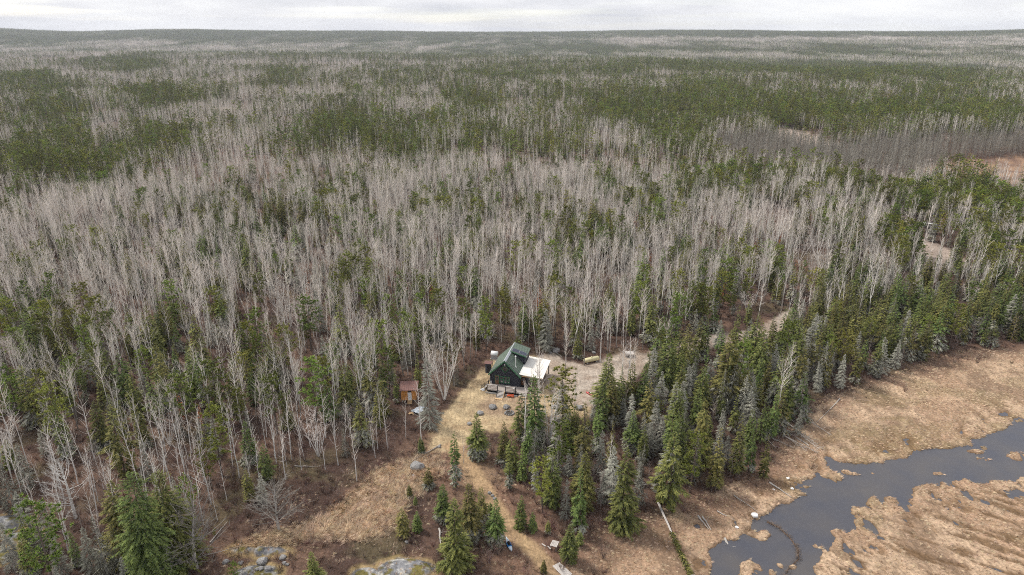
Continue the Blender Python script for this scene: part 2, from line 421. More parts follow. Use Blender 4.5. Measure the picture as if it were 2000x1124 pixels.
# ------------------------------------------------------------------ ground sheet
def make_ground():
    r = [4.0]
    while r[-1] < 46: r.append(r[-1] + 4)
    while r[-1] < 8000:
        rr = r[-1]
        r.append(rr + min(3.3 * rr * rr / (FPX * CAM_H), max(16, rr * .011)))
    r = np.array(r)
    inner = np.linspace(-.80, .80, 560)
    outer = np.linspace(.83, 1.45, 18)
    th = np.concatenate([-outer[::-1], inner, outer])
    RR, TT = np.meshgrid(r, th, indexing='ij')
    X = (RR * np.sin(TT)).ravel(); Y = (RR * np.cos(TT)).ravel()
    near = np.hypot(X, Y) < 900
    Z = terrain(X, Y)
    sd = near_terms(X[near], Y[near])
    zn, edge = near_ground(X[near], Y[near], sd)
    Z[near] = zn + hump(X[near], Y[near])
    # cover colours
    n1 = fbm(X / 6, Y / 6, 41); n2 = fbm(X / 2, Y / 2, 42, 3); n3 = fbm(X / 60, Y / 60, 43)
    def mixc(a, b_, t): return np.asarray(a)[None, :] * (1 - t[:, None]) + np.asarray(b_)[None, :] * t[:, None]
    C = mixc((.070, .044, .034), (.145, .090, .064), sstep(.35, .65, n1))
    gm_ = (.55 * sstep(.55, .68, fbm(X / 9 + 50, Y / 9, 48)))[:, None]
    C = C * (1 - gm_) + np.array((.11, .095, .05))[None, :] * gm_
    C = C * (1 - .35 * sstep(.5, .7, n3))[:, None] + np.array((.12, .075, .055))[None, :] * (.35 * sstep(.5, .7, n3))[:, None]
    Cn = C[near]; a1 = n1[near]; a2 = n2[near]; Xn, Yn = X[near], Y[near]
    def lay(Cn, col, m): return Cn * (1 - m[:, None]) + col * m[:, None]
    j = (a2 - .5) * 2.4
    # loose tan grass around the clearing and the shore side woods
    d_path = line_d(L_PATH, Xn, Yn)
    Cn = lay(Cn, mixc((.30, .20, .125), (.21, .125, .085), sstep(.4, .6, a1)), sstep(9, 2, d_path) * .75)
    Cn = lay(Cn, mixc((.45, .345, .205), (.35, .255, .15), sstep(.42, .62, a2)), sstep(-.8, .6, sd['lawn'] + j))
    worn = sstep(3.5, .5, np.abs(np.hypot(Xn + 1.5, Yn - 120.5) - 3))
    Cn = lay(Cn, mixc((.30, .21, .15), (.26, .18, .13), a2), worn * .6 * sstep(0, 1, sd['lawn']))
    Cn = lay(Cn, mixc((.41, .345, .28), (.34, .27, .21), sstep(.4, .62, a1)), sstep(-.7, .5, sd['drive'] + j * .7))
    Cn = lay(Cn, mixc((.46, .335, .21), (.33, .22, .135), sstep(.45, .65, a2)), sstep(-1.2, .8, sd['tall'] + j * 1.2))
    Cn = lay(Cn, mixc((.40, .28, .155), (.33, .22, .13), a2), sstep(-.6, .5, sd['path'] + j * .4))
    L_RUT = gpoly([(1085, 762), (1130, 745), (1180, 740), (1225, 722), (1290, 692), (1340, 678), (1390, 665), (1450, 659), (1500, 642), (1548, 606)])
    dr_ = np.abs(line_d(L_RUT, Xn, Yn) - .85)
    Cn = lay(Cn, np.asarray((.27, .20, .155))[None, :] + 0 * Cn, sstep(.42, .1, dr_) * .6 * sstep(-.2, .6, sd['drive']))
    Cn = lay(Cn, mixc((.48, .42, .35), (.24, .17, .12), sstep(.4, .6, fbm(Xn / 3.5 + 7, Yn / 2, 50))), .45 * sstep(.5, .62, fbm(Xn / 2.6, Yn / 5, 51)) * sstep(-.2, .6, sd['drive']))
    mc = mixc((.46, .33, .22), (.36, .24, .155), sstep(.4, .62, a1))
    mc = lay(mc, mixc((.17, .115, .075), (.24, .155, .10), a2), sstep(.54, .68, fbm(Xn / 4.5 + 3, Yn / 7, 44)) * .8)
    mc = lay(mc, mixc((.15, .095, .06), (.22, .15, .09), a1), streaks(Xn, Yn) * .85)
    mc = lay(mc, mixc((.25, .20, .10), (.20, .13, .08), a2), sstep(.56, .66, fbm(Xn / 11, Yn / 6, 49)) * .6)
    mc = lay(mc, np.asarray((.20, .125, .085))[None, :] + 0 * mc, sstep(7, 0, sd['marsh']) * sstep(.4, .6, a1) * .9)
    Cn = lay(Cn, mc, sstep(-3, 1.5, sd['marsh'] + j * 2))
    Cn = lay(Cn, np.asarray((.055, .038, .025))[None, :] + 0 * Cn, sstep(-1.19, -1.34, zn) * (sd['marsh'] > -2))
    Cn = lay(Cn, np.asarray((.15, .09, .045))[None, :] + 0 * Cn, sstep(-1.02, -1.2, zn) * .6 * (sd['marsh'] > 0))
    rk = mixc((.21, .21, .215), (.12, .12, .125), sstep(.42, .6, a2))
    rk = lay(rk, mixc((.18, .15, .05), (.12, .11, .04), a2), sstep(.52, .6, fbm(Xn / 1.3, Yn / 1.3, 45)))
    rk = lay(rk, np.asarray((.42, .41, .38))[None, :] + 0 * rk, sstep(.56, .64, fbm(Xn / .8, Yn / .8, 46)) * .7)
    Cn = lay(Cn, mixc((.34, .24, .13), (.24, .18, .08), a2), sstep(-1.2, -.3, sd['rock'] + j * .5))
    Cn = lay(Cn, rk, sstep(-.3, .2, sd['rock'] + j * .5))
    Cn = lay(Cn, mixc((.42, .34, .28), (.28, .22, .18), a2), sstep(-2, 2, sd['outcrop'] + j * 2))
    Cn = lay(Cn, mixc((.30, .19, .12), (.17, .105, .075), sstep(.4, .6, fbm(Xn / 12, Yn / 5, 47))), sstep(-3, 3, sd['fen'] + j * 3))
    C[near] = Cn
    nr, nt = RR.shape
    idx = np.arange(nr * nt).reshape(nr, nt)
    q = np.stack([idx[:-1, :-1], idx[:-1, 1:], idx[1:, 1:], idx[1:, :-1]], -1).reshape(-1, 4)[:, ::-1]
    me = bpy.data.meshes.new('ground')
    me.vertices.add(nr * nt); me.vertices.foreach_set('co', np.stack([X, Y, Z], -1).ravel())
    nf = len(q)
    me.loops.add(nf * 4); me.loops.foreach_set('vertex_index', q.ravel().astype(np.int32))
    me.polygons.add(nf); me.polygons.foreach_set('loop_start', np.arange(nf, dtype=np.int32) * 4)
    me.polygons.foreach_set('loop_total', np.full(nf, 4, dtype=np.int32))
    me.update(calc_edges=True)
    me.polygons.foreach_set('use_smooth', np.ones(nf, dtype=bool))
    ca = me.color_attributes.new('cover', 'FLOAT_COLOR', 'POINT')
    ca.data.foreach_set('color', np.concatenate([C, np.ones((len(C), 1))], 1).ravel())
    me.materials.append(M['ground'])
    tag(link('ground', me), kind='structure')
make_ground()
wb = MB(); wb.add([(22, 40, WZ), (150, 40, WZ), (185, 120, WZ), (140, 150, WZ), (60, 110, WZ), (22, 90, WZ)], [tuple(range(6))])
tag(wb.build('river', 'water'), kind='structure')

# ------------------------------------------------------------------ trees: each kind in several forms, trunk and crown apart
def path_trunk(rn, h, r0, lean=.03, n=6, wob=.06):
    p = [Vector((0, 0, -.3))]; dx, dy = rn.uniform(-lean, lean), rn.uniform(-lean, lean); x = y = 0
    for i in range(1, n + 1):
        x += dx * h / n + rn.uniform(-wob, wob); y += dy * h / n + rn.uniform(-wob, wob)
        p.append(Vector((x, y, h * i / n)))
    rad = [r0 * (1.12 if i == 0 else (1 - i / n) ** .8 * .92 + .06) for i in range(n + 1)]
    return p, rad
def along(p, t):
    n = len(p) - 1; s = min(max(t, 0), .9999) * n; i = int(s)
    return p[i].lerp(p[i + 1], s - i)
def gen_aspen(seed, h=14, nl=34, det=1.0, spread=1.0, low=.42, r0=.13, wmul=1.0, twigs=6, fork=False):
    rn = random.Random(seed)
    T, B = MB(), MB()
    p, rad = path_trunk(rn, h, r0, wob=.11)
    ns = 5 if det > .6 else 3
    T.tube(p[:3], rad[:3], ns, 1, cap=False); T.tube(p[2:], rad[2:], ns, 0, cap=False)
    p2 = None
    if fork:
        b0 = along(p, .42); a_ = rn.uniform(0, 6.28); k_ = rn.uniform(.09, .16)
        p2 = [b0] + [b0 + Vector((math.cos(a_) * k_ * h * u_ ** .7 + rn.uniform(-.1, .1), math.sin(a_) * k_ * h * u_ ** .7, h * .52 * u_)) for u_ in (.25, .5, .75, 1)]
        T.tube(p2, [r0 * .6, r0 * .5, r0 * .38, r0 * .22, .02], ns, 0, cap=False)
    for i in range(nl):
        t = low + (1 - low) * (i + rn.random()) / nl
        t = min(t, .985); base = along(p, t)
        if p2 and i % 2: base = along(p2, rn.random())
        az = rn.uniform(0, 2 * math.pi); el = R(rn.uniform(28, 55) + 18 * t)
        Lg = h * spread * (.075 + .13 * math.sin(math.pi * min(1, (1 - t) / (1 - low) * .75 + .12))) * rn.uniform(.65, 1.25)
        d = Vector((math.cos(az) * math.cos(el), math.sin(az) * math.cos(el), math.sin(el)))
        mid = base + d * Lg * .5
        d2 = (d + Vector((rn.uniform(-.2, .2), rn.uniform(-.2, .2), rn.uniform(.15, .5)))).normalized()
        end = mid + d2 * Lg * .55
        rb = (.023 + .012 * (1 - t)) * wmul * h / 14
        if det > .6: B.tube([base, mid, end], [rb * 1.3, rb * .8, rb * .25], 3, 0, cap=False)
        else: B.blade(base, end, rb * 3)
        for k in range(int(twigs * det * .62) + 1):
            s = rn.uniform(.2, 1.0)
            q = base.lerp(mid, s * 2) if s < .5 else mid.lerp(end, s * 2 - 1)
            dd = (d2 + Vector((rn.uniform(-.8, .8), rn.uniform(-.8, .8), rn.uniform(-.1, .8)))).normalized()
            l2 = Lg * rn.uniform(.22, .5)
            e2 = q + dd * l2
            B.blade(q, e2, .028 * wmul / max(det, .5))
            for _ in range(1):
                u = q.lerp(e2, rn.uniform(.3, .8))
                B.blade(u, u + (dd + Vector((rn.uniform(-.9, .9), rn.uniform(-.9, .9), rn.uniform(-.2, .7)))).normalized() * l2 * .55, .022 * wmul / max(det, .5))
    return T, B
def gen_birch(seed, h=10, stems=5):
    rn = random.Random(seed); T, B = MB(), MB()
    for s in range(stems):
        az = 2 * math.pi * s / stems + rn.uniform(-.4, .4); ln = rn.uniform(.12, .38); hh = h * rn.uniform(.75, 1.0)
        p = [Vector((0, 0, -.3))]
        for i in range(1, 7):
            t = i / 6
            p.append(Vector((math.cos(az) * ln * hh * t ** .85 + rn.uniform(-.1, .1), math.sin(az) * ln * hh * t ** .85 + rn.uniform(-.1, .1), hh * t)))
        T.tube(p, [.08 * (1 - .14 * i) for i in range(7)], 5, 0, cap=False)
        for i in range(24):
            t = rn.uniform(.35, .98); b0 = along(p, t); a2 = rn.uniform(0, 6.28); el = R(rn.uniform(20, 65)); Lg = rn.uniform(.6, 1.7) * (1.2 - t * .5)
            d = Vector((math.cos(a2) * math.cos(el), math.sin(a2) * math.cos(el), math.sin(el)))
            e1 = b0 + d * Lg; B.tube([b0, e1], [.018, .005], 3, 0, cap=False)
            for k in range(4):
                q = b0.lerp(e1, rn.uniform(.2, 1)); dd = (d + Vector((rn.uniform(-.9, .9), rn.uniform(-.9, .9), rn.uniform(-.3, .6)))).normalized()
                B.blade(q, q + dd * rn.uniform(.3, .75), .022)
    return T, B
def gen_bushy(seed, h=7, rx=3.4, n=60, r0=.12, tm=0):
    """open grown bare tree with a wide rounded crown"""
    rn = random.Random(seed); T, B = MB(), MB()
    p, rad = path_trunk(rn, h * .8, r0, .06, 5, .08); T.tube(p, rad, 5, 0, cap=False)
    for i in range(n):
        t = rn.uniform(.12, .98); b0 = along(p, t); az = rn.uniform(0, 6.28); el = R(rn.uniform(5, 45) + 35 * t)
        Lg = rx * rn.uniform(.6, 1.05) * (1.05 - .5 * t)
        d = Vector((math.cos(az) * math.cos(el), math.sin(az) * math.cos(el), math.sin(el)))
        m1 = b0 + d * Lg * .5; d2 = (d + Vector((rn.uniform(-.3, .3), rn.uniform(-.3, .3), rn.uniform(0, .4)))).normalized(); e1 = m1 + d2 * Lg * .5
        B.tube([b0, m1, e1], [.035, .02, .006], 3, 0, cap=False)
        for k in range(10):
            q = m1.lerp(e1, rn.uniform(-.6, 1)); dd = (d2 + Vector((rn.uniform(-.8, .8), rn.uniform(-.8, .8), rn.uniform(-.3, .6)))).normalized()
            e2 = q + dd * Lg * rn.uniform(.15, .35); B.blade(q, e2, .03)
            B.blade(q.lerp(e2, .5), q.lerp(e2, .5) + (dd + Vector((rn.uniform(-.8, .8), rn.uniform(-.8, .8), rn.uniform(-.3, .6)))).normalized() * Lg * .15, .022)
    return T, B
def gen_spruce(seed, h=12, rr=1.75, nb=150, ns=5, low=.05, gaps=.1, dead=False, ragged=.25, fs=1.0, grey=0.0, pw=.82):
    rn = random.Random(seed); T, B = MB(), MB()
    p, rad = path_trunk(rn, h, .13 * h / 12, .01, 5, .03); T.tube(p, rad, 5, 0, cap=False)
    az = rn.uniform(0, 6.28); bulge = [rn.uniform(1 - ragged, 1 + ragged) for _ in range(9)]
    lop = rn.uniform(0, 6.28)
    for i in range(nb):
        u = (i + rn.random()) / nb
        t = low + (1 - low) * (1 - (1 - u) ** .74) if not dead else low + (1 - low) * u
        t = min(t, .99)
        az += 2.4 + rn.uniform(-.5, .5)
        if rn.random() < gaps: continue
        prof = (1 - t) ** pw * (.75 + .25 * sstep(0, .25, t)) + .02
        Lg = rr * prof * bulge[int(t * 8.9)] * rn.uniform(.72, 1.18) * (1 + .14 * math.cos(az - lop))
        base = along(p, t)
        droop = -R(6 + 22 * (1 - t)) + rn.uniform(-.12, .12)
        if t > .85: droop = R(25)
        d = Vector((math.cos(az) * math.cos(droop), math.sin(az) * math.cos(droop), math.sin(droop)))
        end = base + d * Lg + Vector((0, 0, .10 * Lg))
        side = Vector((-math.sin(az), math.cos(az), 0))
        if dead: B.blade(base, end, .035, 1)
        m = max(2, int(ns * (.45 + .75 * Lg / rr)))
        for k in range(m):
            s = (k + 1) / m if k else rn.uniform(.3, 1)
            q = base.lerp(end, .18 + .76 * s) + Vector((rn.uniform(-.05, .05), rn.uniform(-.05, .05), rn.uniform(-.06, .06)))
            wdt = (.62 - .22 * s) * fs * (.35 + .65 * min(1, Lg / rr * 1.6))
            for sg in (-1, 0, 1):
                dd = (d + side * sg * rn.uniform(.55, 1.1) + Vector((0, 0, rn.uniform(-.45, .12)))).normalized()
                ln = rn.uniform(.42, .74) * (.22 + .95 * min(1, Lg / rr * 1.3)) * fs
                tip = 0 if (s < .62 or rn.random() < .3) else 1
                if dead:
                    B.blade(q, q + dd * ln * 1.05, .11 * fs, 0)
                else:
                    if t < grey and rn.random() < .75: tip = 2
                    B.blade(q, q + dd * ln, wdt * rn.uniform(.4, .75), tip, side=side * 1.0 + Vector((0, 0, rn.uniform(-.7, .7))) + d * rn.uniform(-.3, .3))
    return T, B
def gen_pine(seed, h=12, rr=2.3, nb=46, low=.38, fine=1.0):
    rn = random.Random(seed); T, B = MB(), MB()
    p, rad = path_trunk(rn, h, .16 * h / 12, .03, 5, .1); T.tube(p, rad, 5, 0, cap=False)
    for i in range(nb):
        t = low + (1 - low) * (i + rn.random()) / nb; t = min(t, .98)
        az = rn.uniform(0, 6.28); el = R(rn.uniform(-8, 25) + 25 * (t > .8))
        x = (t - low) / (1 - low)
        Lg = rr * (.35 + .65 * math.sin(math.pi * (.18 + .74 * (1 - x))) ** .8) * rn.uniform(.55, 1.12) * (1 if x < .75 else .8)
        base = along(p, t); d = Vector((math.cos(az) * math.cos(el), math.sin(az) * math.cos(el), math.sin(el)))
        end = base + d * Lg; B.tube([base, end], [.03, .012], 3, 2, cap=False)
        for k in range(3):
            c = base.lerp(end, .5 + .25 * k) + Vector((rn.uniform(-.25, .25), rn.uniform(-.25, .25), rn.uniform(-.1, .3)))
            rad_ = rn.uniform(.32, .52)
            for j in range(int(13 * fine)):
                a2 = rn.uniform(0, 6.28); e2 = math.asin(rn.uniform(-.45, 1))
                dd = Vector((math.cos(a2) * math.cos(e2), math.sin(a2) * math.cos(e2), math.sin(e2)))
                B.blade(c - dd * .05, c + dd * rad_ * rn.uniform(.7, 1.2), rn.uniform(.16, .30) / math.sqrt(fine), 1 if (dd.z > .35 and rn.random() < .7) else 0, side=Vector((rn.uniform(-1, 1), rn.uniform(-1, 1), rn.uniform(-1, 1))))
    return T, B
def gen_tamarack(seed, h=10):
    rn = random.Random(seed); T, B = MB(), MB()
    p, rad = path_trunk(rn, h, .09, .02, 4, .05); T.tube(p, rad, 4, 0, cap=False)
    for i in range(75):
        t = .12 + .87 * (i + rn.random()) / 75; az = rn.uniform(0, 6.28); Lg = 1.15 * (1 - t) ** .7 * rn.uniform(.6, 1.2) + .1
        base = along(p, t); el = rn.uniform(-.35, .25); d = Vector((math.cos(az) * math.cos(el), math.sin(az) * math.cos(el), math.sin(el))); end = base + d * Lg
        B.blade(base, end, .06)
        for k in range(4):
            q = base.lerp(end, rn.uniform(.2, 1)); B.blade(q, q + Vector((rn.uniform(-.3, .3), rn.uniform(-.3, .3), rn.uniform(-.25, .25))), .06)
    return T, B

KM = {'aspen': (['bark_pale', 'bark_low'], ['twig_pale']), 'birch': (['birch'], ['twig_pale']), 'spruce': (['bark_dark'], ['needle', 'needle_tip', 'lichen']),
      'pine': (['bark_dark'], ['pine', 'pine_tip', 'bark_dark']), 'dead': (['deadwood'], ['lichen', 'deadtwig']), 'tamarack': (['deadtwig'], ['tamarack']),
      'bushy': (['deadwood'], ['deadtwig']), 'white': (['birch'], ['birch']), 'rust': (['bark_dark'], ['rust', 'rust']), 'sapling': (['bark_low'], ['twig_pink'])}
FORMS = {}
REFH = {'aspen': 14, 'birch': 10, 'spruce': 12, 'slim': 12, 'pine': 12, 'dead': 11, 'tamarack': 10, 'bushy': 7, 'white': 10, 'rust': 9, 'hero': 14, 'thin': 13, 'sapling': 5, 'yspruce': 9, 'lush': 12}
def form(kind, T, B, mk=None):
    mt, mb_ = KM[mk or kind]
    FORMS.setdefault(kind, []).append((T.mesh('trunk', mt), B.mesh('crown', mb_), T, B, mt, mb_))
for s in range(10): form('aspen', *gen_aspen(100 + s, nl=24 + s % 3 * 6, spread=.62 + .13 * (s % 4), low=.38 + .06 * (s % 4), r0=.10 + .02 * (s % 3), fork=s in (2, 6, 9)))
for s in range(3): form('thin', *gen_aspen(150 + s, 13, nl=20, spread=.75, low=.3, r0=.105, twigs=4), mk='birch')
for s in range(3): form('birch', *gen_birch(200 + s, 10, 5 + s))
for s in range(6): form('spruce', *gen_spruce(300 + s, 12, 1.95 + .2 * (s % 3), nb=230, ns=7, low=.04 + .03 * (s % 2), gaps=.06 + .06 * (s % 3), ragged=.2 + .1 * (s % 3), fs=.88, grey=(0, .3, 0, .22, 0, .4)[s]))
for s in range(4): form('hero', *gen_spruce(330 + s, 14, 2.7 + .3 * (s % 2), nb=430, ns=11, low=.03, gaps=.08, fs=.74, ragged=.3, grey=(0, .25, .0, .35)[s]), mk='spruce')
for s in range(2): form('lush', *gen_spruce(340 + s, 12, 3.3 , nb=900, ns=14, low=.02, gaps=.04, fs=.46, ragged=.3, pw=.52), mk='spruce')
for s in range(4): form('slim', *gen_spruce(360 + s, 12, 1.45, nb=190, ns=6, low=.1, gaps=.2, ragged=.4, fs=.85, grey=(0, .45, .2, .5)[s]), mk='spruce')
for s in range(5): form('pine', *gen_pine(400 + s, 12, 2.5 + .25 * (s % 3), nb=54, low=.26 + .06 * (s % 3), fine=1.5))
for s in range(4): form('dead', *gen_spruce(500 + s, 11, 1.8, nb=190, ns=7, low=.08, gaps=.15, dead=True, ragged=.35))
for s in range(3): form('tamarack', *gen_tamarack(600 + s))
for s in range(2): form('bushy', *gen_bushy(700 + s, 7, 3.2))
for s in range(2): form('sapling', *gen_aspen(750 + s, 5, nl=22, spread=1.5, low=.15, r0=.035, twigs=4, wmul=.8))
form('white', *gen_bushy(710, 10, 4.4, n=34, r0=.2), mk='white')
for s in range(2): form('rust', *gen_spruce(800 + s, 9, 1.3, nb=90, ns=4, gaps=.2), mk='rust')
# light forms of each kind for the woods farther off, trunk and crown in one mesh
def joined(T, B, mt, mb_):
    J = MB(); J.add(T.v, T.f); J.mi = list(T.mi); J.add(B.v, B.f); J.mi[len(T.f):] = [k + len(mt) for k in B.mi]
    return J, list(mt) + list(mb_)
LITE = {}
def lite(kind, T, B, mk=None):
    mt, mb_ = KM[mk or kind]; J, ms = joined(T, B, mt, mb_); LITE.setdefault(kind, []).append((J, ms))
for s in range(5): lite('aspen', *gen_aspen(1100 + s, nl=20, det=.45, spread=.72, low=.4, wmul=1.15, twigs=7))
for s in range(4): lite('spruce', *gen_spruce(1300 + s, 12, 2.1, nb=85, ns=4, low=.06, gaps=.08, fs=1.5))
for s in range(4): lite('pine', *gen_pine(1400 + s, 12, 2.8, nb=34, low=.3, fine=.8))
for s in range(3): lite('dead', *gen_spruce(1500 + s, 11, 1.4, nb=70, ns=3, dead=True, fs=1.6))
for s in range(3): lite('tamarack', *gen_tamarack(1600 + s))

# ------------------------------------------------------------------ scattering: one object per kind of mass, geometry nodes on a cloud of points
def scatter(name, sources, P, rotz, scale, pick, label, tilt=None):
    """sources: meshes. one object of kind stuff that places copies of them"""
    coll = bpy.data.collections.new(name + '_forms')
    for i, me in enumerate(sources):
        coll.objects.link(bpy.data.objects.new('%s_form_%02d' % (name, i), me))
    n = len(P)
    me = bpy.data.meshes.new(name)
    me.vertices.add(n); me.vertices.foreach_set('co', np.asarray(P, dtype=np.float32).ravel())
    rot = np.zeros((n, 3), dtype=np.float32); rot[:, 2] = rotz
    if tilt is not None: rot[:, 0] = tilt[:, 0]; rot[:, 1] = tilt[:, 1]
    a = me.attributes.new('turn', 'FLOAT_VECTOR', 'POINT'); a.data.foreach_set('vector', rot.ravel())
    a = me.attributes.new('size', 'FLOAT_VECTOR', 'POINT')
    sc = np.asarray(scale, dtype=np.float32)
    if sc.ndim == 1: sc = np.stack([sc, sc, sc], -1)
    a.data.foreach_set('vector', sc.ravel())
    a = me.attributes.new('pick', 'INT', 'POINT'); a.data.foreach_set('value', np.asarray(pick, dtype=np.int32))
    ng = bpy.data.node_groups.new(name, 'GeometryNodeTree')
    ng.interface.new_socket('Geometry', in_out='INPUT', socket_type='NodeSocketGeometry')
    ng.interface.new_socket('Geometry', in_out='OUTPUT', socket_type='NodeSocketGeometry')
    gi = ng.nodes.new('NodeGroupInput'); go = ng.nodes.new('NodeGroupOutput')
    mp_ = ng.nodes.new('GeometryNodeMeshToPoints')
    ip = ng.nodes.new('GeometryNodeInstanceOnPoints')
    ci = ng.nodes.new('GeometryNodeCollectionInfo'); ci.inputs['Collection'].default_value = coll
    ci.inputs['Separate Children'].default_value = True; ci.inputs['Reset Children'].default_value = True
    def na(nm, ty):
        x = ng.nodes.new('GeometryNodeInputNamedAttribute'); x.data_type = ty; x.inputs['Name'].default_value = nm; return x.outputs[0]
    lk = ng.links.new
    lk(gi.outputs[0], mp_.inputs['Mesh']); lk(mp_.outputs[0], ip.inputs['Points'])
    lk(ci.outputs[0], ip.inputs['Instance']); ip.inputs['Pick Instance'].default_value = True
    lk(na('pick', 'INT'), ip.inputs['Instance Index']); lk(na('turn', 'FLOAT_VECTOR'), ip.inputs['Rotation']); lk(na('size', 'FLOAT_VECTOR'), ip.inputs['Scale'])
    lk(ip.outputs[0], go.inputs[0])
    o = link(name, me)
    md = o.modifiers.new('scatter', 'NODES'); md.node_group = ng
    tag(o, label=label, kind='stuff')
    return o

# ------------------------------------------------------------------ where the evergreens stand (centre and half size seen from the air, share of evergreens, share of pines among them)
PATCH = [(1500, 135, 560, 28, .75, .8), (1560, 205, 480, 52, .93, .75), (700, 205, 160, 14, .5, .6), (715, 262, 150, 42, .86, .75), (322, 202, 75, 22, .98, .85),
         (45, 162, 60, 20, .95, .8), (130, 182, 50, 16, .8, .4), (250, 128, 80, 22, .7, .7), (70, 235, 80, 50, .62, .5), (135, 255, 40, 34, .85, .4), (330, 270, 75, 32, .88, .7),
         (120, 330, 140, 34, .93, .85), (540, 150, 70, 28, .6, .6), (740, 165, 90, 30, .6, .6), (900, 205, 80, 34, .78, .5), (1000, 265, 100, 60, .5, .4), (1120, 285, 110, 45, .6, .35),
         (1320, 285, 130, 40, .7, .5), (1470, 350, 170, 26, .68, .75), (1660, 350, 50, 26, .6, .6), (1880, 390, 150, 34, .9, .9), (1752, 478, 34, 34, .95, 1.0), (1940, 470, 60, 40, .5, .7), (430, 435, 40, 22, .75, .1), (470, 460, 20, 10, .4, 0),
         (560, 432, 70, 34, .7, .1), (655, 390, 30, 40, .5, .9), (860, 402, 80, 22, .6, .5), (870, 525, 40, 40, .55, .1), (400, 520, 150, 50, .24, .05), (470, 530, 40, 30, .45, 0), (1250, 400, 80, 20, .4, .4),
         (1790, 600, 260, 70, .9, .03), (1900, 540, 160, 40, .55, .1), (90, 640, 100, 45, .7, .6), (70, 790, 80, 60, .78, .75), (235, 810, 70, 70, .5, .05), (560, 600, 40, 30, .45, .5), (660, 740, 50, 40, .4, .2), (150, 640, 60, 30, .5, .6),
         (340, 700, 60, 50, .4, .3), (500, 680, 30, 40, .4, .6), (1240, 640, 50, 30, .4, .1), (1380, 300, 60, 15, .6, .5), (800, 110, 260, 14, .62, .5), (300, 100, 200, 8, .3, .5), (60, 88, 120, 5, .9, .6),
         (250, 70, 420, 12, .93, .4), (700, 75, 350, 14, .85, .4), (1200, 66, 300, 7, .95, .4), (1700, 66, 400, 6, .85, .4), (1500, 95, 260, 9, .75, .5), (1150, 95, 200, 10, .7, .5), (1850, 95, 200, 8, .5, .5), (950, 100, 200, 8, .6, .5),
         (620, 310, 40, 30, .45, .4), (980, 150, 160, 14, .7, .7), (780, 285, 60, 20, .5, .3)]
PALE = [(1085, 212, 55, 24), (1380, 152, 130, 9), (1230, 160, 90, 8), (1300, 150, 60, 8), (1800, 115, 350, 6), (1500, 78, 300, 4), (600, 128, 200, 7), (1300, 158, 230, 10), (1650, 172, 250, 6), (1080, 118, 120, 5), (330, 150, 90, 14), (860, 290, 60, 20), (1850, 235, 60, 12), (1450, 235, 40, 12), (500, 262, 90, 20), (1690, 200, 40, 10), (1210, 268, 40, 16)]
def stand_noise(X, Y, seed, k=1.0, octv=3):
    """irregular stands whose typical size grows with distance"""
    X = np.asarray(X, float); L_ = np.log(np.hypot(X, Y)); out = 0; tot = 0
    C_ = [(14, 22, 180), (26, 60, 420), (60, 200, 1000), (130, 520, 2400)]
    lc = [math.log(c[2]) for c in C_]
    for n_, (a, b_, d_) in enumerate(C_):
        w = np.clip(1 - np.abs(L_ - lc[n_]) / .86, 0, 1)
        if n_ == 0: w = np.where(L_ < lc[0], 1, w)
        if n_ == 3: w = np.where(L_ > lc[3], 1, w)
        out = out + w * (fbm(X / a / k, np.asarray(Y) / b_ / k, seed + n_ * 7, octv) - .5); tot = tot + w
    return out / np.maximum(tot, 1e-6)
def evergreen(px, py, X, Y):
    amp = np.clip((py - 40) / 420, .05, 1)
    px = px + stand_noise(X, Y, 201, 1.0, 4) * 200; py = py + stand_noise(X, Y, 232, 1.0, 4) * 110 * amp
    p = np.full(np.shape(px), .20); pf = np.full(np.shape(px), .3)
    for cx, cy, rx, ry, e_, pn in PATCH:
        q = ((px - cx) / rx) ** 2 + ((py - cy) / ry) ** 2
        w = np.exp(-(q ** 1.7))
        p = p * (1 - w) + np.maximum(p, e_) * w
        pf = pf * (1 - w) + pn * w
    for cx, cy, rx, ry in PALE:
        w = np.exp(-(((px - cx) / rx) ** 2 + ((py - cy) / ry) ** 2) ** 1.7)
        p = p * (1 - w * .97)
    D = np.hypot(X, Y)
    p = np.where((py > 88) & (py < 420), np.maximum(p, np.clip(.20 + (px - 900) / 6000, .12, .34) * sstep(430, 300, py) + .1), p)
    cl = stand_noise(X, Y, 61) + .5; fine = stand_noise(X, Y, 97, .35, 2) + .5
    p = np.minimum(p, .78)
    return p + ((cl - .5) * 1.25 + (fine - .5) * .9) * np.where(p > .05, 1, 0) * (1 - np.abs(2 * p - 1) * .35), pf

P_TAM = np.array([(1400, 268), (1500, 262), (1640, 282), (1760, 268), (1880, 262), (2200, 250), (2200, 330), (1860, 322), (1780, 338), (1620, 330), (1500, 318), (1420, 305)])
P_ISLE = gpoly([(1024, 925), (1040, 885), (1100, 862), (1150, 820), (1180, 792), (1230, 770), (1270, 735), (1310, 712), (1390, 684), (1450, 676), (1500, 668), (1560, 690), (1640, 700), (1640, 770), (1595, 800), (1580, 835), (1530, 870), (1500, 925), (1440, 948), (1380, 965), (1300, 985), (1230, 1005), (1120, 1010), (1050, 990)])
P_OPEN = gpoly([(470, 1000), (560, 960), (640, 930), (720, 905), (780, 880), (840, 860), (870, 850), (905, 855), (985, 845), (1012, 870), (1020, 950), (1050, 992), (1120, 1012), (1230, 1010), (1130, 1060), (1110, 1200), (400, 1200), (390, 1090)])
P_THIN = gpoly([(-60, 1200), (-60, 900), (250, 880), (420, 850), (600, 850), (760, 830), (800, 800), (860, 810), (840, 870), (700, 940), (560, 1020), (480, 1060), (400, 1200)])

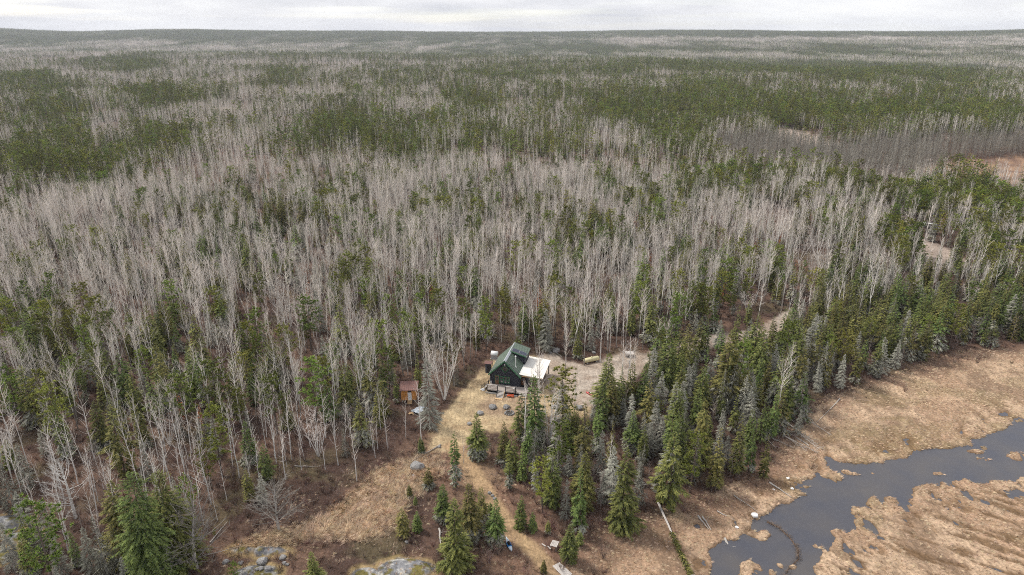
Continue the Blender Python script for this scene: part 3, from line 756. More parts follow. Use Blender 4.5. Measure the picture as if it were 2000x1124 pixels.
# hand-set trees: (kind, base x, base y, top y, words)   seen from the air, turned into ground points and heights
HAND = [
 ('hero', 932, 893, 806, 'full green spruce standing alone on the dry lawn below the cabin'),
 ('spruce', 985, 908, 822, 'dense dark spruce on the lawn edge, tallest of the clump right of the lone one'),
 ('spruce', 1001, 928, 846, 'dark spruce on the right side of the clump by the lawn edge'),
 ('slim', 995, 956, 890, 'short narrow spruce in front of the clump at the lawn edge'),
 ('spruce', 1044, 866, 733, 'tall dark spruce whose tip covers the corner of the pale lean-to roof'),
 ('spruce', 1017, 862, 768, 'dark spruce just right of the deck, hiding its right end'),
 ('slim', 1021, 942, 866, 'narrow spruce behind the yellow-green pine near the path'),
 ('dead', 1085, 918, 824, 'pale lichen-grey dead spruce between the tall dark spruces and the birch'),
 ('dead', 1062, 905, 850, 'short grey dead spruce beside the narrow spruce behind the yellow pine'),
 ('spruce', 1110, 882, 795, 'left of two touching yellow-green spruces right of the birch clump'),
 ('spruce', 1122, 880, 790, 'right of two touching yellow-green spruces right of the birch clump'),
 ('slim', 1139, 872, 824, 'small spruce right of the two touching spruces beyond the birch'),
 ('slim', 1148, 848, 811, 'smallest dark spruce at the lawn end below the gravel'),
 ('pine', 1060, 1002, 900, 'bright yellow-green pine beside the path above the bottom edge'),
 ('spruce', 1078, 986, 880, 'dark spruce standing close behind the bright yellow-green pine'),
 ('dead', 1132, 948, 868, 'pale grey lichen-draped dead spruce with a curled crown'),
 ('dead', 1106, 1012, 936, 'grey dead spruce right of the bright yellow-green pine'),
 ('slim', 1131, 1042, 912, 'thin patchy spruce with grey lower boughs above the lone yellow spruce'),
 ('hero', 1213, 1032, 872, 'tall ragged spruce left of the fallen trunk, nearest the marsh'),
 ('spruce', 1305, 988, 842, 'ragged tall spruce at the marsh edge left of the yellow pine'),
 ('pine', 1346, 962, 850, 'broad yellow-green pine at the tip of the conifer wood by the marsh'),
 ('slim', 1397, 956, 835, 'slim dark spruce at the marsh edge right of the broad pine'),
 ('slim', 1436, 928, 808, 'tall slim spruce at the marsh edge near the thin leaning pole'),
 ('slim', 1462, 922, 820, 'thin dark spruce second from the right corner of the conifer wood'),
 ('slim', 1490, 932, 848, 'rightmost slim spruce at the marsh corner of the conifer wood'),
 ('spruce', 1018, 1032, 967, 'blue-green small spruce right of the path below the yellow pine'),
 ('spruce', 1040, 1036, 1000, 'low bushy spruce touching the blue-green one right of the path'),
 ('hero', 970, 1066, 975, 'dark conical spruce just above the blue and white kayak'),
 ('spruce', 957, 1006, 980, 'little spruce left of the path behind the one above the kayak'),
 ('hero', 1112, 1096, 1022, 'yellowish conical spruce standing alone right of the wooden table'),
 ('spruce', 1131, 1066, 1036, 'low dark spruce behind the yellowish one near the table'),
 ('spruce', 1070, 1041, 1016, 'knee-high spruce sapling above the wooden table'),
 ('spruce', 1062, 1119, 1093, 'spruce sapling on the path near the bottom edge'),
 ('hero', 890, 1114, 974, 'big yellow-tipped spruce at the bottom, front of the central clump'),
 ('hero', 918, 1052, 944, 'wide dark spruce at the right of the central clump'),
 ('hero', 868, 1014, 945, 'dark spruce at the left side of the central clump'),
 ('slim', 891, 952, 842, 'ragged thin-topped spruce above the central clump, beside white bare branches'),
 ('spruce', 941, 1022, 952, 'rightmost dark spruce of the central clump beside the path'),
 ('spruce', 838, 953, 912, 'small bright spruce beside the grey boulder left of the central clump'),
 ('spruce', 823, 886, 853, 'small bright spruce at the lower left edge of the lawn'),
 ('spruce', 800, 972, 946, 'sapling spruce left of the small one below the boulder'),
 ('spruce', 812, 986, 968, 'tiny spruce sapling between two others below the boulder'),
 ('spruce', 788, 1046, 990, 'young spruce at the right foot of the tan grass patch'),
 ('spruce', 816, 1037, 998, 'young spruce right of another at the foot of the tan grass'),
 ('hero', 616, 1156, 1078, 'green spruce top cut by the bottom edge left of the big rock'),
 ('pine', 462, 1140, 1102, 'bright young pine at the bottom edge by the pile of stones'),
 ('pine', 420, 1049, 1034, 'tiny green pine sapling above the stone pile'),
 ('spruce', 492, 907, 822, 'dark spruce with a bushy top among white birches left of the tan grass'),
 ('spruce', 522, 938, 866, 'dark spruce just above the wide bare grey tree'),
 ('spruce', 489, 978, 915, 'yellowish low spruce left of the wide bare grey tree'),
 ('dead', 516, 985, 925, 'grey dead spruce behind the wide bare grey tree'),
 ('hero', 562, 838, 768, 'round dark spruce among aspens above the birches left of the shed'),
 ('hero', 202, 872, 784, 'broad conical spruce in the lower left woods, left of its leaning neighbour'),
 ('spruce', 245, 926, 790, 'very tall dark spruce right of the broad conical one, lower left'),
 ('spruce', 283, 874, 790, 'yellow-green spruce right of the very tall dark one, lower left'),
 ('dead', 291, 937, 862, 'pale grey dead spruce above the big green clump at lower left'),
 ('hero', 252, 1092, 938, 'left shoulder spruce of the big green clump at lower left'),
 ('lush', 306, 1150, 926, 'huge bushy green spruce filling the middle of the lower left clump'),
 ('lush', 345, 1104, 925, 'right hand spruce of the big green clump at lower left'),
 ('pine', 112, 1160, 984, 'yellow-green bushy conifer near the bottom left corner'),
 ('slim', 62, 1092, 1006, 'narrow dark spruce left of the bushy one in the bottom left corner'),
 ('dead', 216, 1148, 1008, 'large grey dead spruce between the two green clumps at lower left'),
 ('dead', 30, 1002, 905, 'grey dead spruce at the left edge above the pale rock'),
 ('spruce', 26, 914, 858, 'yellow-green spruce top at the left edge behind the grey dead one'),
 ('white', 148, 1012, 866, 'large white dead birch with spreading bare limbs at lower left'),
 ('bushy', 384, 1112, 965, 'grey bare tree with drooping limbs right of the lower left green clump'),
 ('bushy', 545, 1036, 930, 'wide rounded grey bare tree at the end of the tan grass'),
 ('hero', 1183, 816, 690, 'broad dark spruce beside the gravel yard, largest near the red canoe'),
 ('slim', 1212, 792, 714, 'first slim spruce right of the broad one by the gravel yard'),
 ('spruce', 1231, 792, 708, 'second slim spruce right of the broad one by the gravel yard'),
 ('spruce', 1255, 796, 708, 'third slim spruce right of the broad one by the gravel yard'),
 ('spruce', 1298, 778, 640, 'tall straight spruce in front of the track, left of a tight group'),
 ('spruce', 1318, 762, 640, 'tall spruce in the tight group in front of the track'),
 ('spruce', 1337, 722, 632, 'dark spruce at the back of the group near the track'),
 ('spruce', 1361, 702, 620, 'spruce where the track disappears behind the conifer wood'),
 ('pine', 1310, 702, 625, 'yellow-topped pine behind the tall spruces beside the track'),
 ('dead', 1338, 802, 715, 'pale grey dead spruce right of the tall straight ones'),
 ('dead', 1271, 778, 680, 'grey dead spruce left of the tall straight one by the track'),
 ('spruce', 1366, 812, 715, 'medium spruce right of the pale grey dead one'),
 ('hero', 1412, 792, 645, 'very tall dense spruce in the middle of the conifer wood'),
 ('slim', 1400, 732, 633, 'slim spruce behind the very tall dense one by the track'),
 ('slim', 1404, 822, 745, 'slim spruce in front of the very tall dense one'),
 ('spruce', 1449, 802, 705, 'pale green spruce right of the very tall dense one'),
 ('spruce', 1478, 752, 642, 'tall spruce below the bend of the track'),
 ('pine', 1530, 732, 630, 'large open pine right of the bend of the track'),
 ('spruce', 1478, 802, 740, 'short spruce beside grey fallen trunks in the conifer wood'),
 ('spruce', 1529, 817, 715, 'light green spruce near the marsh, left of its twin'),
 ('spruce', 1559, 817, 725, 'light green spruce nearest the marsh corner above the grey fallen trunks'),
 ('slim', 1496, 772, 693, 'slim spruce between the pine and the pale green spruce'),
 ('slim', 1334, 827, 763, 'small dark green spruce among grey dead ones'),
 ('dead', 1229, 852, 770, 'ghostly grey conical dead spruce below the slim three'),
 ('dead', 1254, 877, 805, 'grey dead spruce beside the yellowish rounded pine'),
 ('pine', 1279, 842, 780, 'rounded yellowish pine ringed by grey dead spruces'),
 ('dead', 1306, 852, 780, 'pale dead spruce right of the rounded yellowish pine'),
 ('dead', 1290, 880, 812, 'dead grey spruce in front of the rounded yellowish pine'),
 ('dead', 1216, 830, 778, 'thin grey dead spruce under the broad dark spruce'),
 ('spruce', 1364, 872, 805, 'green spruce left of the leaning grey trunks'),
 ('slim', 1460, 872, 800, 'slim spruce amid the leaning grey trunks'),
 ('dead', 1557, 848, 800, 'small whitish dead spruce at the marsh corner'),
 ('dead', 1408, 868, 800, 'grey dead spruce in front of the short slim one'),
 ('dead', 1312, 975, 900, 'grey dead spruce leaning by the ragged spruce at the marsh edge'),
 ('slim', 1192, 912, 822, 'spindly spruce with a green tip in the brown gap below the yard'),
 ('dead', 1245, 985, 905, 'grey dead spruce right of the tall ragged one near the marsh'),
 ('birch', 1073, 868, 742, 'many-stemmed white birch right of the tall spruces in front of the cabin'),
 ('birch', 868, 782, 655, 'many-stemmed white birch between the shed and the cabin'),
 ('pine', 1100, 818, 756, 'small yellow-green pine behind the many-stemmed birch'),
 ('pine', 885, 735, 655, 'yellow-green round-topped pine left behind the cabin'),
 ('dead', 840, 836, 700, 'tall grey lichen-covered spruce leaning over the silver sheet'),
 ('slim', 818, 762, 690, 'dark slim spruce at the right corner of the wooden shed'),
 ('spruce', 748, 770, 712, 'dark spruce left of the wooden shed'),
 ('pine', 640, 800, 700, 'yellow-green conifer left of the birches beyond the shed'),
 ('spruce', 1010, 700, 655, 'dark spruce right behind the cabin dormer'),
 ('spruce', 1128, 700, 655, 'dark spruce left of the cream tank'),
 ('aspen', 1141, 714, 572, 'tall pale aspen standing just in front of the cream tank'),
 ('thin', 1172, 708, 575, 'thin pale trunk right behind the end of the cream tank'),
 ('aspen', 1186, 702, 588, 'tall white aspen right of the cream tank'),
 ('aspen', 1104, 738, 640, 'leafless pale tree on the mound right of the lean-to'),
 ('thin', 661, 909, 815, 'white birch among brown shrubs, left one of the pair above the tan grass'),
 ('thin', 697, 940, 818, 'crooked white birch standing farthest forward above the tan grass'),
 ('birch', 622, 892, 792, 'forked white birch left of the birches above the tan grass'),
 ('thin', 729, 880, 798, 'white birch just left of the shrubby slope below the shed'),
 ('thin', 738, 878, 815, 'short forked birch touching the one below the shed'),
 ('thin', 468, 934, 800, 'leaning white birch left of the bushy-topped spruce'),
 ('thin', 443, 978, 905, 'short white birch above the small green sapling'),
 ('thin', 560, 913, 845, 'slender birch right of the spruce above the wide bare tree'),
 ('thin', 589, 920, 860, 'small twiggy birch left of the forked white birch'),
 ('thin', 455, 913, 795, 'tall crooked birch behind the leaning white birch'),
 ('thin', 398, 941, 860, 'thin white birch at the left of the birch row'),
 ('thin', 191, 1010, 880, 'straight white birch in front of the very tall dark spruce'),
 ('thin', 63, 990, 900, 'white birch right of the grey dead spruce at the left edge'),
 ('thin', 254, 873, 800, 'small white birch leaning left of the yellow-green spruce'),
 ('birch', 331, 870, 770, 'twin-stemmed white birch in the lower left woods'),
 ('thin', 373, 946, 868, 'curved white birch above the bare drooping tree'),
 ('thin', 389, 940, 830, 'tall slender birch right of the curved one, lower left'),
 ('thin', 401, 942, 800, 'taller slender birch right of its twin, lower left'),
 ('thin', 905, 905, 862, 'white bare birch branches rising right of the ragged spruce top'),
]
kinds_top = {'hero': 'spruce_tree', 'spruce': 'spruce_tree', 'slim': 'spruce_tree', 'lush': 'spruce_tree', 'pine': 'pine_tree', 'dead': 'dead_spruce_tree', 'aspen': 'aspen_tree', 'thin': 'birch_tree',
             'birch': 'birch_tree', 'bushy': 'bare_tree', 'white': 'bare_tree', 'rust': 'rusty_fir_tree', 'tamarack': 'tamarack_tree'}
groups = {'spruce_tree': 'green spruces of the woods', 'pine_tree': 'pines of the woods', 'dead_spruce_tree': 'grey dead spruces', 'aspen_tree': 'bare aspens of the woods', 'birch_tree': 'white birches', 'bare_tree': 'open grown bare trees',
          'rusty_fir_tree': 'rust coloured dead firs', 'tamarack_tree': 'bare tamaracks'}
cats = {'spruce_tree': 'spruce', 'pine_tree': 'pine', 'dead_spruce_tree': 'dead spruce', 'aspen_tree': 'aspen', 'birch_tree': 'birch', 'bare_tree': 'bare tree', 'rusty_fir_tree': 'fir', 'tamarack_tree': 'tamarack'}
def plant(kind, x, y, z, h, label, rz=None, wide=1.0, v=None, tilt=None):
    fr = FORMS[kind]; fm = fr[v if v is not None else rnd.randrange(len(fr))]
    nm = kinds_top[kind]
    s = h / REFH[kind]
    o = bpy.data.objects.new(nm, None); COL.objects.link(o); o.empty_display_size = .3
    o.location = (x, y, z); o.rotation_euler = ((0, 0) if tilt is None else tilt) + ((rnd.uniform(0, 6.28) if rz is None else rz),)
    o.scale = (s * wide, s * wide, s)
    o['label'] = label; o['category'] = cats[nm]; o['group'] = groups[nm]
    for part, me in (('trunk', fm[0]), ('crown', fm[1])):
        c = bpy.data.objects.new(part, me); c.parent = o; COL.objects.link(c)
    return o
def height_for(x, y, z, topy):
    lo, hi = .3, 40
    for _ in range(30):
        m_ = (lo + hi) / 2
        if float(project(x, y, z + m_)[1]) > topy: lo = m_
        else: hi = m_
    return lo
hand_xy = []
for kind, bx, by, ty, words in HAND:
    x, y, z = spot(bx, by)
    h = height_for(x, y, z, ty)
    wd = 1.0
    if kind == 'hero': wd = 1.1 if bx in (970, 1213) else 1.25
    if kind == 'spruce': wd = 1.15
    if h < 6: wd = 1.5 if kind in ('spruce', 'hero') else 1.1
    if kind == 'lush': wd = .95
    if kind == 'bushy': wd = 1.45
    plant(kind, x, y, z, h, words, wide=wd)
    hand_xy.append((x, y, 1.6 if h < 8 else 2.3))
hand_xy = np.array(hand_xy)

# keep clear of buildings and yard things
CLEAR = [(*spot(985, 730)[:2], 7.6), (*spot(985, 705)[:2], 6.0), (*spot(796, 800)[:2], 2.8), (*spot(792, 822)[:2], 2.8), (*spot(790, 845)[:2], 2.0), (*spot(797, 772)[:2], 3.2), (*spot(1156, 705)[:2], 3.0), (*spot(820, 803)[:2], 2.6), (*spot(1230, 693)[:2], 2.4), (*spot(950, 722)[:2], 3), (*spot(1813, 446)[:2], 5), (*spot(1180, 712)[:2], 2)]

def grid_points(r0, r1, cell, seed, half=.80):
    g = np.random.default_rng(seed)
    xs = np.arange(-r1 * math.sin(half), r1 * math.sin(half), cell); ys = np.arange(r0 * math.cos(half) * .9, r1, cell)
    X, Y = np.meshgrid(xs, ys); X = X.ravel(); Y = Y.ravel()
    D = np.hypot(X, Y); k = (D > r0 - cell) & (D < r1 + cell) & (np.abs(np.arctan2(X, Y)) < half)
    X = X[k] + g.uniform(-.48, .48, k.sum()) * cell; Y = Y[k] + g.uniform(-.48, .48, k.sum()) * cell
    D = np.hypot(X, Y); k = (D >= r0) & (D < r1)
    px, py = project(X, Y, 6.0)
    k &= (px > -170) & (px < 2170) & (py < 1290)
    return X[k], Y[k], g

things = []            # candidates to become objects of their own: (share of picture, kind, x, y, z, h)
# --- woods near enough to tell trees apart
X, Y, g = grid_points(62, 360, 2.75, 5)
sd = near_terms(X, Y)
Z = near_ground(X, Y, sd)[0]
px, py = project(X, Y, Z + 6); bxp, byp = project(X, Y, Z)
n = len(X)
ok = (sd['lawn'] < -1.2) & (sd['drive'] < -1.0) & (sd['tall'] < -.6) & (sd['path'] < -1.0) & (sd['marsh'] < -2.0) & (sd['rock'] < -.5) & (sd['outcrop'] < .4) & (sd['fen'] < 1)
for cx, cy, r_ in CLEAR: ok &= np.hypot(X - cx, Y - cy) > r_
for cx, cy, r_ in hand_xy: ok &= np.hypot(X - cx, Y - cy) > r_
isle = poly_sd(P_ISLE, X, Y); opn = poly_sd(P_OPEN, X, Y); thn = poly_sd(P_THIN, X, Y)
ok &= opn < 0
ok &= ~((byp > 1085) & (bxp > 330) & (bxp < 1200))
lowrow = byp > 1100
dens = .78 * sstep(.28, .50, fbm(X / 15, Y / 15, 71, 3)) + .14
dens = np.where((px > 640) & (px < 1420) & (byp < 720), np.maximum(dens, .74), dens)
dens = np.where(thn > 0, .66, dens)
dens = np.where(isle > 0, .50, dens)
belt = (px > 1500) & (sd['marsh'] > -34) & (isle < 0)
dens = np.where(belt, .74, dens)
ok &= g.random(n) < dens
ev, pf = evergreen(px, py, X, Y)
ev = np.where(thn > 0, ev * .6, ev); ev = np.where(isle > 0, .97, ev); pf = np.where(isle > 0, .06, pf)
ev = np.where(belt, .60 + .4 * sstep(-30, -18, sd['marsh']), ev); pf = np.where(belt, .03, pf)
d_dr = -sd['drive']
ok &= ~((isle > -3) & (d_dr < 6) & (Y < 172) & (px > 1450) & (byp > 640))
is_ev = g.random(n) < ev
pn = g.random(n) < pf
kind = np.where(is_ev, np.where(pn, 'pine', 'spruce'), 'aspen').astype(object)
u = g.random(n)
kind[(isle > 0) & (u < .42) & (kind == 'spruce')] = 'dead'
kind[(isle <= 0) & (kind == 'spruce') & (u < .12)] = 'dead'
kind[(kind == 'aspen') & (u < .012)] = 'rust'
kind[(kind == 'aspen') & (u > .93)] = 'dead'
kind[(thn > 0) & (kind == 'aspen')] = 'thin'
kind[lowrow] = np.where(u[lowrow] < .5, 'spruce', 'dead')
kind[(kind == 'aspen') & (u > .72) & (u < .93)] = 'thin'
kind[(px > 1500) & (kind == 'aspen') & (u < .2) & (u > .1) & ~belt] = 'birch'
tallness = fbm(X / 28, Y / 28, 73, 2)
h = np.where(kind == 'aspen', 9.6 + 6.0 * tallness, 9.5) * g.uniform(.72, 1.15, n)
h = np.where(kind == 'spruce', g.uniform(7, 14, n), h)
h = np.where(kind == 'pine', g.uniform(8, 13, n), h)
h = np.where(kind == 'dead', g.uniform(5, 11, n), h)
h = np.where(kind == 'thin', g.uniform(7, 14, n), h)
h = np.where(kind == 'birch', g.uniform(5, 9, n), h)
h = np.where(kind == 'rust', g.uniform(4, 7, n), h)
h = np.where(lowrow, g.uniform(4, 8, n), h)
h = np.where(belt & (kind == 'spruce'), g.uniform(7, 12.5, n), h)
X, Y, Z, kind, h, px, py, bxp, byp = [a[ok] for a in (X, Y, Z, kind, h, px, py, bxp, byp)]
inview = (px > -10) & (px < 2010) & (byp < 1190)
D = np.hypot(X, Y)
size = h / D * np.where(inview, 1, 0)
LIMIT = {'aspen_tree': 300, 'spruce_tree': 300, 'pine_tree': 150, 'dead_spruce_tree': 150, 'birch_tree': 230, 'rusty_fir_tree': 24}
have = {}
for k_, *_r in HAND: have[kinds_top[k_]] = have.get(kinds_top[k_], 0) + 1
order = np.argsort(-size)
as_thing = np.zeros(len(X), bool)
for i in order:
    nm = kinds_top[kind[i]]
    if size[i] > 0 and have.get(nm, 0) < LIMIT.get(nm, 0):
        have[nm] = have.get(nm, 0) + 1; as_thing[i] = True
# landmarks used in the descriptions
MARKS = [('the green-roofed cabin', 985, 752), ('the wooden shed', 797, 780), ('the cream tank', 1155, 705), ('the blue kayak', 994, 1067), ('the bend of the track', 1520, 625), ('the river mouth', 1620, 920),
         ('the large white dead birch', 148, 1012), ('the rounded bare tree', 545, 1036), ('the grey platform', 1230, 695), ('the pale rock clearing', 1815, 480), ('the marsh edge', 1850, 703), ('the silver sheet', 820, 803),
         ('the lone lawn spruce', 932, 893), ('the stone pile', 512, 1100), ('the large grey boulder', 815, 914), ('the gravel mound', 1095, 695), ('the forked white birch', 622, 892), ('the twin-stemmed birch', 331, 870),
         ('the round dark spruce', 562, 838), ('the broad conical spruce', 202, 872), ('the big bare trunk at left', 198, 444), ('the rightmost marsh corner', 1975, 690), ('the fallen level trunk', 600, 913)]
MARKS = [(w, *ground_at(a, b_)) for w, a, b_ in MARKS]
LOOK = {'aspen_tree': 'pale aspen', 'spruce_tree': 'green spruce', 'pine_tree': 'yellow-green pine', 'dead_spruce_tree': 'grey dead spruce', 'birch_tree': 'white birch', 'rusty_fir_tree': 'rust-brown fir'}
seen_labels = set(w[-1] for w in HAND)
SECT = ['behind', 'behind and slightly right of', 'behind and right of', 'right of and slightly behind', 'right of', 'right of and slightly before', 'before and right of', 'before and slightly right of', 'before',
        'before and slightly left of', 'before and left of', 'left of and slightly before', 'left of', 'left of and slightly behind', 'behind and left of', 'behind and slightly left of']
def describe(nm, x, y, h_, hmid, wide, tl):
    q = h_ / hmid
    size_ = 'very tall' if q > 1.22 else 'tall' if q > 1.06 else 'mid-sized' if q > .9 else 'short' if q > .74 else 'small'
    shape = 'slim' if wide < .95 else ('broad' if wide > 1.1 else 'even')
    lean = 'upright' if tl is None else 'leaning'
    cand = sorted(MARKS, key=lambda k: (k[1] - x) ** 2 + (k[2] - y) ** 2)
    for mk in cand[:9]:
        dx, dy = x - mk[1], y - mk[2]; d_ = math.hypot(dx, dy)
        a = SECT[int(round(math.atan2(dx, dy) / (math.pi / 8))) % 16]
        far = 'just' if d_ < 6 else 'close' if d_ < 11 else 'some way' if d_ < 17 else 'well' if d_ < 25 else 'far' if d_ < 36 else 'a long way'
        for s_ in ('%s %s %s %s %s %s' % (size_, shape, LOOK[nm], far, a, mk[0]), '%s %s %s %s %s %s' % (lean, size_, LOOK[nm], far, a, mk[0]), '%s %s %s %s %s %s %s' % (lean, size_, shape, LOOK[nm], far, a, mk[0])):
            if s_ not in seen_labels and len(s_.split()) <= 16:
                seen_labels.add(s_); return s_
    return s_ if len(s_.split()) <= 16 else '%s %s %s %s %s' % (size_, LOOK[nm], far, a, mk[0])
HM = {'aspen_tree': 14, 'spruce_tree': 9, 'pine_tree': 10.5, 'dead_spruce_tree': 8, 'birch_tree': 10.5, 'rusty_fir_tree': 5.5}
for i in np.where(as_thing)[0]:
    k_ = kind[i]; nm = kinds_top[k_]
    if k_ == 'spruce': k2 = 'hero' if (D[i] < 110 and rnd.random() < .6) else ('slim' if rnd.random() < .4 else 'spruce')
    else: k2 = k_
    tl = None
    if k_ in ('aspen', 'thin', 'dead') and rnd.random() < .35: tl = (R(rnd.uniform(-7, 7)), R(rnd.uniform(-7, 7)))
    wd_ = rnd.uniform(.85, 1.2)
    plant(k2, X[i], Y[i], Z[i] - .05, h[i], describe(nm, X[i], Y[i], h[i], HM[nm], wd_, tl), tilt=tl, wide=wd_ * (1.05 if k2 == 'hero' else 1))

# --- everything else of those woods, and the woods out to the edge of the plateau
rest = ~as_thing
pools = {}
def pool(key, mask, X, Y, Z, h, g):
    m = mask
    c = pools.setdefault(key, [])
    k = int(m.sum())
    if k: c.append((X[m], Y[m], Z[m], h[m], g.uniform(0, 6.28, k), g.random(k)))
for key, ks in (('aspen', ('aspen',)), ('spruce', ('spruce',)), ('pine', ('pine',)), ('dead', ('dead',)), ('birch', ('thin', 'birch')), ('rust', ('rust',))):
    pool(key + '_near', rest & np.isin(kind, ks), X, Y, Z, h, g)
for r0, r1, cell, sd_ in ((360, 700, 3.1, 15), (700, 1450, 4.3, 16), (1450, 2650, 6.5, 17)):
    X2, Y2, g2 = grid_points(r0, r1, cell, sd_, .70)
    k = np.hypot(X2, Y2) < crest(np.arctan2(X2, Y2)) + 200
    X2, Y2 = X2[k], Y2[k]
    Z2 = terrain(X2, Y2)
    ppx, ppy = project(X2, Y2, Z2 + 6); qx, qy = project(X2, Y2, Z2)
    okk = g2.random(len(X2)) < (.40 + .55 * sstep(.32, .52, fbm(X2 / 30, Y2 / 30, 81, 3)))
    for (cx, cy), a, b_ in OUTCROP: okk &= np.hypot((X2 - cx) / a, (Y2 - cy) / b_) > 1
    if r0 < 700: okk &= poly_sd(P_FEN, X2, Y2) < 0
    tam = (poly_sd(P_TAM, ppx, ppy) > -3) & (poly_sd(P_FEN, X2, Y2) < 0) if r0 < 700 else np.zeros(len(X2), bool)
    evp, pfp = evergreen(ppx, ppy, X2, Y2)
    ie = (g2.random(len(X2)) < evp) & ~tam; pp = g2.random(len(X2)) < pfp
    okk &= ~(ie & (g2.random(len(X2)) < .22))
    tl = fbm(X2 / 60, Y2 / 60, 83, 2); gro = 1.0 + .25 * sstep(900, 2000, r1)
    ha = (9.2 + 5.5 * tl) * g2.uniform(.8, 1.15, len(X2)) * gro; he = g2.uniform(5, 15.5, len(X2)) * gro; hp = g2.uniform(8, 17, len(X2)) * gro
    pool('aspen_far', okk & ~ie & ~tam, X2, Y2, Z2, ha, g2)
    pool('spruce_far', okk & ie & ~pp, X2, Y2, Z2, he, g2)
    pool('pine_far', okk & ie & pp, X2, Y2, Z2, hp, g2)
    pool('tamarack_far', tam, X2, Y2, Z2, g2.uniform(8, 14, len(X2)), g2)
WORDS = {'aspen': 'mass of leafless pale aspens covering the land behind the cabin', 'spruce': 'scattered green spruces through the aspen woods', 'pine': 'patches of yellow-green pines in the woods', 'dead': 'grey dead spruces among the living trees',
         'birch': 'white birches mixed into the woods', 'rust': 'rust-brown dead firs in the woods', 'tamarack': 'band of bare grey-brown tamaracks round a boggy opening'}
NAMES = {'aspen': 'aspen_wood', 'spruce': 'spruce_wood', 'pine': 'pine_wood', 'dead': 'dead_spruce_wood', 'birch': 'birch_wood', 'rust': 'rusty_fir_wood', 'tamarack': 'tamarack_wood'}
def flush(base):
    near = {'aspen': ['aspen'], 'spruce': ['spruce', 'slim'], 'pine': ['pine'], 'dead': ['dead'], 'birch': ['thin', 'birch'], 'rust': ['rust'], 'tamarack': []}[base]
    srcs = []; refs = []
    for k_ in near:
        for fm in FORMS[k_]:
            J, ms = joined(fm[2], fm[3], fm[4], fm[5]); srcs.append(J.mesh('form', ms)); refs.append(REFH[k_])
    nn = len(srcs)
    for J, ms in LITE.get(base, []): srcs.append(J.mesh('form', ms)); refs.append(REFH[base])
    refs = np.array(refs, float); A = []
    for key, lo, hi in ((base + '_near', 0, nn), (base + '_far', nn, len(srcs))):
        for x, y, z, h_, rz, u_ in pools.get(key, []):
            pk = (lo + np.floor(u_ * (hi - lo) * .9999)).astype(int)
            A.append((x, y, z - .05, h_ / refs[pk], rz, pk))
    if not A: return
    x, y, z, s, rz, pk = [np.concatenate([a[i] for a in A]) for i in range(6)]
    w = s * (.85 + .4 * ((np.arange(len(x)) * .618) % 1))
    g_ = np.random.default_rng(3); tl = g_.normal(0, R(2.2), (len(x), 2))
    scatter(NAMES[base], srcs, np.stack([x, y, z], -1), rz, np.stack([w, w, s], -1), pk, WORDS[base], tl)
    print(NAMES[base], len(x))
for b_ in WORDS: flush(b_)

# --- far forest beyond the plateau: plots of some forty simple trees
def plot(seed, share_ev, n=44, size=30):
    rn = random.Random(seed); J = MB(); ms = ['bark_pale', 'twig_pale', 'needle', 'needle_tip', 'pine', 'bark_dark']
    for i in range(n):
        x, y = rn.uniform(-size / 2, size / 2), rn.uniform(-size / 2, size / 2); az0 = rn.uniform(0, 6.28)
        if rn.random() > share_ev:
            h_ = rn.uniform(11, 17)
            J.tube([(x, y, 0), (x + rn.uniform(-.4, .4), y, h_)], [.16, .04], 3, 0, cap=False)
            for k in range(26):
                t = rn.uniform(.4, 1); a = rn.uniform(0, 6.28); L_ = rn.uniform(1.0, 2.4) * (1.25 - .6 * t)
                J.blade((x, y, h_ * t), (x + math.cos(a) * L_, y + math.sin(a) * L_, h_ * t + L_ * .9), .17, 1)
        else:
            pine_ = rn.random() < .3; h_ = rn.uniform(9, 17) if not pine_ else rn.uniform(12, 22)
            J.tube([(x, y, 0), (x, y, h_ * .97)], [.16, .04], 3, 5, cap=False)
            for k in range(34):
                t = rn.uniform(.1 if not pine_ else .35, 1); a = rn.uniform(0, 6.28); L_ = (2.1 if not pine_ else 2.7) * ((1 - t) ** .7 + .12) * rn.uniform(.7, 1.2)
                J.blade((x, y, h_ * t), (x + math.cos(a) * L_, y + math.sin(a) * L_, h_ * t - L_ * .3), 1.15, (4 if pine_ else 2) if rn.random() < .7 else 3, side=Vector((-math.sin(a), math.cos(a), rn.uniform(-.5, .5))))
    return J.mesh('plot', ms)
plots = [plot(1, .04), plot(2, .1), plot(3, .3), plot(4, .55), plot(5, .8), plot(6, .95), plot(7, .97)]
X, Y, g = grid_points(1500, 7200, 27, 31, .70)
D = np.hypot(X, Y); C_ = crest(np.arctan2(X, Y)); k = (D > C_ + 120) & (g.random(len(D)) < .97)
X, Y = X[k], Y[k]; Z = terrain(X, Y); px, py = project(X, Y, Z + 8)
ev, _ = evergreen(px, py, X, Y)
ev = np.clip(np.maximum(ev, .2) * 1.15 + .08 + (fbm(X / 220, Y / 420, 91, 3) - .5) * 1.0 + .25 * sstep(3800, 5200, np.hypot(X, Y)), 0, .99)
pk = np.clip(np.round(ev * 6 + g.uniform(-.6, .6, len(X))), 0, 6).astype(int)
scatter('far_forest', plots, np.stack([X, Y, Z - .2], -1), g.uniform(0, 6.28, len(X)), g.uniform(.85, 1.15, len(X)), pk, 'far hazy forest of conifers and bare trees reaching the horizon')
print('far plots', len(X))

